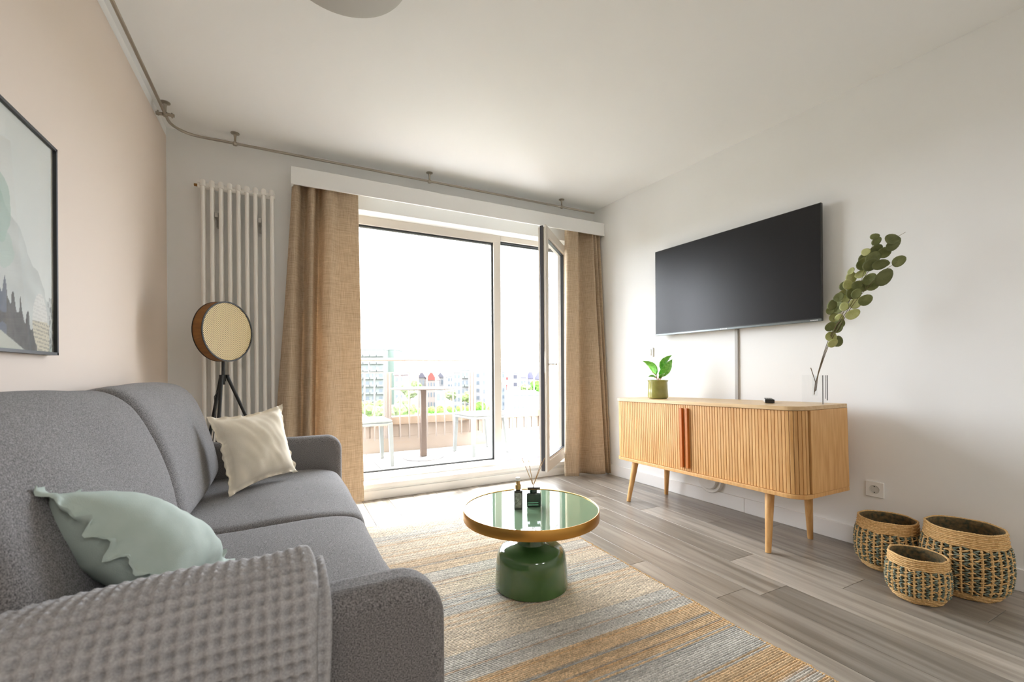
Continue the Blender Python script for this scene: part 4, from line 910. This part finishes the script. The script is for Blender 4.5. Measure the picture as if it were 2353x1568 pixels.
# ------------------------------------------------------------------ baskets
def basket(cx, cyv, h, rr_im, Rm, label, nc, nrow, seed):
    t = thing('woven_basket', label, 'basket', (cx, cyv, 0), group='woven baskets by the right wall')
    rd = random.Random(seed)
    def rad_(z):
        k = z / h
        pts_ = [(0, 0.72 * Rm), (0.06, 0.82 * Rm), (0.2, 0.95 * Rm), (0.42, Rm), (0.62, 0.985 * Rm), (0.8, 0.5 * (rr_im + Rm * 0.97)), (1.0, rr_im)]
        for i in range(len(pts_) - 1):
            if pts_[i][0] <= k <= pts_[i + 1][0]:
                f = (k - pts_[i][0]) / (pts_[i + 1][0] - pts_[i][0]); f = f * f * (3 - 2 * f) * 0.5 + f * 0.5
                return pts_[i][1] * (1 - f) + pts_[i + 1][1] * f
        return rr_im
    prof = [(0, 0.004)] + [(rad_(h * k / 14) - 0.006, max(0.004, h * k / 14)) for k in range(15)]
    inner = [(r - 0.006, z + (0.006 if z < 0.01 else 0)) for r, z in prof[::-1]]
    MB().lathe(prof + inner[:-1] + [(0, 0.012)], (cx, cyv, 0), 64).build('lining', BASKIN, t, angle=180)
    # coiled rim band and foot band
    def coil(mb, z, r, rt, n=150):
        q = []
        def fn(u, v):
            a = u * 2 * PI; b = v * 2 * PI; rr6 = rt * (1 + 0.22 * math.sin(a * n / 2.2 + b))
            wob = 0.0015 * math.sin(a * 9 + z * 400)
            return (cx + (r + wob + rr6 * math.cos(b)) * math.cos(a), cyv + (r + wob + rr6 * math.cos(b)) * math.sin(a), z + rr6 * math.sin(b) + 0.0012 * math.sin(a * 5 + seed))
        mb.grid(fn, n, 6, cu=True, cv=True)
    mb = MB(); zr0 = h * 0.80; nr = max(5, int((h - zr0) / 0.0065))
    for k in range(nr + 1): z = zr0 + (h - zr0) * k / nr; coil(mb, z, rad_(z) - 0.001, 0.0042)
    mb.build('rim_band', JUTE, t, fix=False, angle=180)
    mb = MB()
    for k in range(5): z = 0.006 + k * 0.0062; coil(mb, z, rad_(z) - 0.001, 0.0042)
    mb.build('foot_band', JUTE, t, fix=False, angle=180)
    # upright jute cords with cross stitches, dark seagrass loops between
    za, zb = 0.034, zr0 - 0.004
    mb = MB(); mg = MB(); rh = (zb - za) / nrow
    for c in range(nc):
        a0 = 2 * PI * c / nc
        pts_ = []
        for k in range(nrow * 4 + 1):
            z = za + (zb - za) * k / (nrow * 4); a = a0 + 0.10 / nc * 6 * math.sin(k * PI / 2) * 0.35; r = rad_(z) + 0.0015
            pts_.append((cx + r * math.cos(a), cyv + r * math.sin(a), z))
        mb.tube(pts_, [0.0036 + 0.0022 * (k % 2) for k in range(len(pts_))], 5)
        for k in range(nrow):
            z = za + rh * (k + 0.5 + (0.5 if c % 2 else 0) * 0.5); am = a0 + PI / nc; r = rad_(z) + 0.001
            for sg in (-1, 1):
                z2 = z + sg * rh * 0.22; da = 2 * PI / nc * 0.40; tl = rh * 0.30 * sg * (1 if (c + k) % 2 else -1)
                rr7 = rad_(z2) + 0.002
                p3 = [(cx + (rr7 - 0.003) * math.cos(am - da), cyv + (rr7 - 0.003) * math.sin(am - da), z2 - tl), (cx + (rr7 + 0.004) * math.cos(am), cyv + (rr7 + 0.004) * math.sin(am), z2), (cx + (rr7 - 0.003) * math.cos(am + da), cyv + (rr7 - 0.003) * math.sin(am + da), z2 + tl)]
                (mb if (c * 3 + k * 2 + (sg > 0)) % 7 == 0 else mg).tube(p3, [0.0018, 0.0040, 0.0018], 5)
            # stitch of jute crossing
            z3 = z + rh * 0.5
            if z3 < zb:
                rr8 = rad_(z3) + 0.002; da = 2 * PI / nc * 0.42
                mb.tube([(cx + rr8 * math.cos(a0 - da), cyv + rr8 * math.sin(a0 - da), z3 - 0.003), (cx + (rr8 + 0.002) * math.cos(a0), cyv + (rr8 + 0.002) * math.sin(a0), z3), (cx + rr8 * math.cos(a0 + da), cyv + rr8 * math.sin(a0 + da), z3 + 0.003)], 0.0030, 4)
    mb.build('jute_weave', JUTE, t, fix=False, kind='stuff', angle=60)
    mg.build('seagrass_weave', GRASSD, t, fix=False, kind='stuff', angle=60)
basket(2.442, 0.905, 0.190, 0.097, 0.104, 'smallest woven basket, in front of the other two', 24, 7, 1)
basket(2.690, 1.115, 0.246, 0.116, 0.129, 'medium woven basket, nearest the sideboard', 26, 9, 2)
basket(2.703, 0.835, 0.292, 0.130, 0.146, 'largest woven basket, by the wall at the right edge', 28, 10, 3)

# ------------------------------------------------------------------ balcony
ZB = 0.10
bf = thing('balcony_floor', 'balcony floor of pale square pavers', 'balcony floor', (1.5, 4.4, ZB), kind='structure')
MB().bb((-2.0, WOUT - 0.02, -0.1), (4.6, 5.12, ZB - 0.012)).build('bed', GROUT, bf, smooth=False)
pm = None; ps = 0.40
for i in range(-5, 12):
    for j in range(4):
        x0, y0 = i * ps - 0.02, WOUT + 0.0 + j * ps; y1 = min(y0 + ps, 5.03); d = y1 - y0
        if d < 0.05: continue
        if pm is None or abs(d - ps) > 1e-3:
            o = MB().bb((0, 0, -0.012), (ps - 0.006, d - 0.006, 0)).build('paver', PAVER, bf, world=False, bevel=0.002, seg=1, smooth=False)
            if abs(d - ps) < 1e-3: pm = o
        else: o = pm.copy(); C.objects.link(o)
        o.parent = bf; o.location = WM[bf].inverted() @ Vector((x0, y0, ZB))
par = thing('parapet', 'low pale balcony parapet with a grooved panel band and a cap', 'parapet', (1.5, 5.08, ZB), kind='structure')
MB().bb((-2, 5.06, ZB - 0.1), (4.6, 5.16, 0.262)).build('plinth', CONC, par, smooth=False)
MB().bb((-2, 5.075, 0.262), (4.6, 5.15, 0.402)).build('band_backing', CONC, par, smooth=False)
MB().bb((-2, 5.035, 0.402), (4.6, 5.19, 0.490)).build('cap', CAPM, par, bevel=0.004, smooth=False)
po_ = None
for i in range(60):
    x0 = -1.98 + i * 0.108
    if po_ is None: po_ = MB().bb((0, -0.012, 0), (0.096, 0.0, 0.138)).build('panel', CONC, par, world=False, smooth=False); o = po_
    else: o = po_.copy(); C.objects.link(o)
    o.parent = par; o.location = WM[par].inverted() @ Vector((x0, 5.075, 0.263))
rl_ = thing('balcony_railing', 'beige balcony railing with thin uprights and a round handrail', 'railing', (1.5, 4.98, ZB))
RY = 4.985
MB().tube([(-2, RY, 1.137), (4.6, RY, 1.137)], 0.017, 12).build('handrail', RAILM, rl_)
MB().bb((-2, RY - 0.006, 0.985), (4.6, RY + 0.006, 0.998)).build('lower_rail', RAILM, rl_, smooth=False)
bl0 = None
for k in range(-2, 5):
    xp = -0.008 + 1.009 * k
    MB().bb((xp - 0.040, RY - 0.012, 0.262), (xp + 0.040, RY + 0.012, 0.99)).bb((xp - 0.026, RY - 0.018, 0.262), (xp - 0.012, RY - 0.012, 0.99)).bb((xp + 0.012, RY - 0.018, 0.262), (xp + 0.026, RY - 0.012, 0.99)).build('post', RAILM, rl_, smooth=False)
    for j in range(8):
        xb = xp + 0.136 + 0.1045 * j
        if bl0 is None: bl0 = MB().bb((-0.007, -0.007, 0.245), (0.007, 0.007, 0.99)).build('upright', RAILM, rl_, world=False, smooth=False); bl0.location = WM[rl_].inverted() @ Vector((xb, RY, 0)); continue
        o = bl0.copy(); C.objects.link(o); o.parent = rl_; o.location = WM[rl_].inverted() @ Vector((xb, RY, 0))
    for xs in (0.19, 0.81):
        MB().cyl((xp + xs, RY, 0.998), (xp + xs, RY, 1.125), 0.0045, n=8).bb((xp + xs - 0.02, RY - 0.01, 1.117), (xp + xs + 0.02, RY + 0.01, 1.124)).build('handrail_support', RAILM, rl_, smooth=False)
# bistro table
bt_ = thing('bistro_table', 'round bistro table with a brown pedestal on the balcony', 'table', (1.276, 4.54, ZB))
MB().lathe([(0, 0), (0.205, 0), (0.208, 0.004), (0.204, 0.010), (0.05, 0.014), (0, 0.014)], (1.276, 4.54, ZB), 64).build('foot_plate', TBASE, bt_)
MB().bb((1.244, 4.508, ZB + 0.012), (1.308, 4.572, 0.812)).build('pedestal', BRONZE, bt_, bevel=0.012, seg=3)
MB().lathe([(0, 0.812), (0.15, 0.812), (0.328, 0.818), (0.335, 0.826), (0.330, 0.832), (0, 0.832)], (1.276, 4.54, 0), 72).build('tabletop', BRONZE, bt_)
# balcony chairs
def chair(name, c, rz, label):
    t = thing(name, label, 'chair', c, M=Matrix.Translation(Vector(c)) @ Matrix.Rotation(rz, 4, 'Z'), group='white chairs on the balcony')
    W2, SZ = 0.215, 0.415
    q = dict(parent=t, world=False)
    MB().bb((-W2, -W2, SZ), (W2, W2, SZ + 0.025)).bb((-W2, -W2, SZ - 0.028), (W2, -W2 + 0.02, SZ)).bb((-W2, W2 - 0.02, SZ - 0.028), (W2, W2, SZ)).bb((W2 - 0.02, -W2, SZ - 0.028), (W2, W2, SZ)).bb((-W2, -W2, SZ - 0.028), (-W2 + 0.02, W2, SZ)).build('seat', CHAIRW, bevel=0.01, seg=3, **q)
    for sx in (-1, 1):
        for sy in (-1, 1):
            k = 1.0 if sx < 0 else 1.12
            MB().add([Vector((sx * (W2 - 0.02) + a * 0.022, sy * (W2 - 0.02) + b * 0.022, SZ)) for a, b in ((-1, -1), (1, -1), (1, 1), (-1, 1))] + [Vector((sx * (W2 * k) + a * 0.016 - sx * 0.005, sy * (W2) + b * 0.016 - sy * .005, 0)) for a, b in ((-1, -1), (1, -1), (1, 1), (-1, 1))],
                     [(0, 1, 2, 3), (7, 6, 5, 4), (0, 4, 5, 1), (1, 5, 6, 2), (2, 6, 7, 3), (3, 7, 4, 0)]).build('leg', CHAIRW, bevel=0.004, **q)
    MB().add([Vector((W2 + 0.03 + a, b, z)) for z in (SZ + 0.33, SZ + 0.385) for a, b in ((0.0, -W2), (0.02, -W2), (0.035, 0), (0.02, W2), (0.0, W2), (0.015, 0))], [(0, 1, 2, 5), (5, 2, 3, 4), (6, 11, 8, 7), (11, 10, 9, 8), (0, 6, 7, 1), (1, 7, 8, 2), (2, 8, 9, 3), (3, 9, 10, 4), (4, 10, 11, 5), (5, 11, 6, 0)]).build('backrest', CHAIRW, bevel=0.006, **q)
    for y in (-W2 + 0.02, -0.07, 0.07, W2 - 0.02):
        o = MB().tube([(W2 - 0.012, y, SZ + 0.01), (W2 + 0.04, y, SZ + 0.35)], 0.010, 8).build('back_slat', CHAIRW, **q)
chair('balcony_chair', (1.925, 4.55, ZB), math.radians(8), 'white resin chair to the right of the bistro table')
chair('balcony_chair', (0.68, 4.48, ZB), math.radians(182), 'white resin chair to the left of the bistro table, partly behind the curtain')

# ------------------------------------------------------------------ town beyond
gz = -15.0
MB().add([(-700, 9, gz), (900, 9, gz), (900, 1200, gz), (-700, 1200, gz)], [(0, 1, 2, 3)]).build('ground', mat('town_ground', tsrgb(190, 196, 170), 0.95, noise_scale=0.05, col2=tsrgb(206, 206, 196)), smooth=False, label='pale ground between the houses of the town below', cat='ground', kind='structure')
HZ = {}
def bmat(r, g, b):
    k = (r, g, b)
    if k not in HZ: HZ[k] = mat('facade_%d' % len(HZ), tsrgb(r, g, b), 0.85)
    return HZ[k]
WINM = mat('far_window', tsrgb(150, 162, 172), 0.3)
def building(px0, px1, ytop, D, depth, wallc, label, cols=3, floors=4, roof=None, side=0, name='building', balc=False, fh=None, winm=None):
    a = at_depth(px0, ytop, D); b = at_depth(px1, ytop, D); a.z = b.z = (a.z + b.z) / 2; ztop = a.z
    dx = (b - a); Wd = Vector((dx.x, dx.y, 0)).length; ux = Vector((dx.x, dx.y, 0)).normalized(); uy = Vector((-ux.y, ux.x, 0))
    if uy.dot(fwd) < 0: uy = -uy
    t = thing(name, label, 'building', (a.x, a.y, gz), group='town buildings beyond the balcony')
    def q(s, d, z): return Vector((a.x, a.y, 0)) + ux * s + uy * d + Vector((0, 0, z))
    def bx3(mb, s0, s1, d0, d1, z0, z1): return mb.add([q(s, d, z) for z in (z0, z1) for d in (d0, d1) for s in (s0, s1)], [(0, 2, 3, 1), (4, 5, 7, 6), (0, 1, 5, 4), (2, 6, 7, 3), (0, 4, 6, 2), (1, 3, 7, 5)])
    bx3(MB(), 0, Wd, 0, depth, gz, ztop).build('wall', bmat(*wallc), t, smooth=False)
    fh = fh or (ztop - gz) / max(floors, 1)
    for f in range(floors):
        for c in range(cols):
            s = Wd * (c + 0.5) / cols; ww = min(1.3, Wd / cols * 0.5); z = ztop - fh * (f + 0.5)
            o = bx3(MB(), s - ww / 2, s + ww / 2, -0.08, 0.02, z - 0.2 * fh, z + 0.25 * fh).build('window', winm or WINM, t, smooth=False)
            if balc: bx3(MB(), s - ww * 0.9, s + ww * 0.9, -1.2, 0, z - 0.42 * fh, z - 0.18 * fh).build('balcony', bmat(198, 204, 200), t, smooth=False)
    if roof:
        rz = ztop + roof[1]; m = MB().add([q(-0.4, -0.4, ztop), q(Wd + .4, -0.4, ztop), q(Wd + .4, depth + .4, ztop), q(-0.4, depth + .4, ztop)] + ([q(-0.4, depth / 2, rz), q(Wd + .4, depth / 2, rz)] if not roof[2] else [q(Wd / 2, -0.4, rz), q(Wd / 2, depth + .4, rz)]),
                [(0, 1, 2, 3), (0, 1, 5, 4), (2, 3, 4, 5), (1, 2, 5), (3, 0, 4)] if not roof[2] else [(0, 1, 2, 3), (0, 1, 4), (2, 3, 5), (1, 2, 5, 4), (3, 0, 4, 5)])
        m.build('roof', bmat(*roof[0]), t, smooth=False)
    else: bx3(MB(), -0.2, Wd + 0.2, -0.2, depth + 0.2, ztop, ztop + 0.35).build('roof_edge', bmat(214, 218, 214), t, smooth=False)
    return t
building(790, 882, 804, 170, 14, (222, 230, 224), 'pale green high-rise block with rows of balconies at the far left', 6, 10, balc=True, fh=2.9)
building(883.5, 905, 804, 176, 14, (198, 216, 204), 'windowless green gable wing joined to the high-rise block', 0, 0, name='building')
building(906, 926, 862, 150, 10, (222, 208, 206), 'pinkish house right of the high-rise block', 2, 5, roof=((176, 160, 160), 2.0, False))
building(962, 976, 868, 190, 10, (216, 212, 208), 'small grey gabled house left of the red roofed one', 2, 3, roof=((150, 146, 158), 3.0, True))
building(981, 1001, 874, 185, 9, (234, 222, 214), 'house with a red gabled roof', 3, 3, roof=((204, 120, 112), 4.0, True))
building(1004, 1020, 868, 200, 10, (222, 222, 222), 'grey pitched house right of the red roof', 2, 3, roof=((150, 150, 160), 2.4, True))
building(1022, 1041, 866, 232, 12, (226, 226, 230), 'low pale office block left of the balconied block', 3, 4)
building(1042, 1058, 857, 160, 12, (226, 228, 228), 'narrow grey-white block beside the balconied tower', 2, 7, fh=2.8)
building(1059, 1077, 851, 140, 12, (236, 236, 236), 'white apartment block with dark balconies behind the second post', 2, 8, balc=True, fh=2.7)
building(1092, 1104, 855, 165, 12, (226, 226, 230), 'slim white block right of the second post', 1, 7, fh=2.8)
building(1108, 1131, 850, 130, 12, (240, 240, 242), 'white block seen behind the balcony chair', 3, 7, fh=2.6)
building(1153, 1160, 856, 175, 8, (214, 220, 230), 'thin pale blue block next to the window mullion', 1, 6, fh=2.8)
building(1176, 1192, 858, 150, 12, (240, 238, 240), 'white block with dark balcony stripes in the right pane', 1, 6, fh=2.6, winm=mat('dark_balcony', tsrgb(96, 96, 112), 0.6))
building(1196, 1209, 868, 210, 10, (228, 226, 236), 'house with a steep violet-grey roof beside the white block', 2, 2, roof=((166, 166, 196), 4.5, False))
building(1212, 1226, 870, 215, 10, (232, 228, 236), 'gabled house with a violet-grey roof, second from the right', 2, 2, roof=((174, 172, 200), 5.0, True))
building(1229, 1246, 872, 220, 10, (234, 232, 238), 'rightmost gabled house in the open doorway', 2, 2, roof=((186, 184, 206), 4.0, True))
building(1178, 1252, 908, 70, 9, (238, 240, 242), 'long low white building in front of the trees', 8, 1, fh=3.0)
building(1000, 1026, 897, 90, 8, (238, 240, 240), 'white flat shed behind the bistro table', 2, 1, fh=3)
bn = thing('advertising_banner', 'tall red and pink banner standing by the low white building', 'banner', at_depth(1166, 898, 60))
def pbox(mb, x0, y0, x1, y1, D, th=0.3):
    a, b = at_depth(x0, y1, D), at_depth(x1, y0, D); ux = Vector((b.x - a.x, b.y - a.y, 0)); uy = Vector((-ux.y, ux.x, 0)).normalized() * th
    return mb.add([a, a + ux, a + ux + uy, a + uy] + [Vector((p.x, p.y, b.z)) for p in (a, a + ux, a + ux + uy, a + uy)], [(0, 3, 2, 1), (4, 5, 6, 7), (0, 1, 5, 4), (1, 2, 6, 5), (2, 3, 7, 6), (3, 0, 4, 7)])
pbox(MB(), 1162.5, 867, 1168, 899, 60).build('red_panel', REDM, bn, smooth=False)
pbox(MB(), 1169.5, 872, 1174, 897, 60).build('pink_panel', mat('pink_panel', tsrgb(232, 176, 188), 0.7), bn, smooth=False)
pbox(MB(), 1163.5, 899, 1164.5, 940, 60).build('pole', GREYPL, bn, smooth=False)
LF = [mat('foliage_bright', tsrgb(120, 190, 70), 0.9, noise_scale=2.5, col2=tsrgb(170, 226, 120)), mat('foliage_pale', tsrgb(178, 196, 150), 0.9, noise_scale=2, col2=tsrgb(206, 216, 178)), mat('foliage_mid', tsrgb(148, 180, 116), 0.9, noise_scale=2, col2=tsrgb(190, 206, 150))]
def tree(px, py, rad_px, D, kind, label, name='tree', sq=0.8, bot=None):
    c = at_depth(px, py, D); r = rad_px / FPX * D; t = thing(name, label, 'tree' if name == 'tree' else 'shrub', (c.x, c.y, gz), group='trees between the town houses' if name == 'tree' else 'bright bushes beyond the parapet'); rd = random.Random(int(px * 7 + py))
    mb = MB()
    for k in range(7):
        o = Vector((rd.uniform(-.6, .6), rd.uniform(-.6, .6), rd.uniform(-.5, .4) * sq)) * r; k0 = len(mb.v)
        mb.blob(c + o, r * rd.uniform(0.45, 0.62), 3)
        for i in range(k0, len(mb.v)):
            p = mb.v[i]; d = (p - c - o).normalized(); mb.v[i] = p + d * (noise.noise(p * (3.0 / r)) * 0.22 + noise.noise(p * (9.0 / r)) * 0.14) * r
    mb.build('crown', LF[kind], t, fix=False, angle=30)
    MB().cyl((c.x, c.y, gz), (c.x, c.y, c.z), 0.05 * r + 0.05, n=8).build('trunk', BARK, t)
TR = [(855, 938, 26, 45, 2, 'olive green tree below the high-rise block'), (880, 950, 22, 40, 1, 'pale tree left of the first wide post'), (915, 936, 26, 48, 1, 'pale grey-green tree right of the first wide post'), (942, 900, 20, 90, 1, 'round pale tree in front of the pinkish house'), (957, 884, 14, 110, 2, 'tall tree crown above the table edge'),
      (1036, 905, 16, 78, 1, 'faint tree behind the white shed'), (1068, 912, 15, 75, 2, 'mid green tree under the balconied block'), (1100, 935, 16, 42, 0, 'light green tree right of the second post'), (1122, 942, 12, 38, 0, 'light green tree behind the chair back'),
      (1200, 892, 13, 98, 2, 'dark green tree in front of the violet roof'), (1218, 890, 14, 84, 2, 'round tree in the middle of the right pane'), (1238, 888, 15, 72, 0, 'yellow-green tree at the right of the doorway'), (935, 945, 20, 38, 2, 'green tree low beside the pedestal')]
for a in TR: tree(*a)
for i, (px, py, r) in enumerate(((966, 944, 11), (990, 943, 13), (1012, 941, 13), (1034, 940, 13), (1056, 940, 12), (1078, 938, 11))):
    tree(px, py, r - 2, 20 + 1.6 * (i % 2), 0, ['bright green bush left of the pedestal', 'bright green bush right behind the pedestal', 'bright green bush, third from the left in the row', 'bright green bush in the middle below the table edge', 'bright green bush near the chair seat', 'bright green bush under the second wide post'][i], name='shrub', sq=0.6)
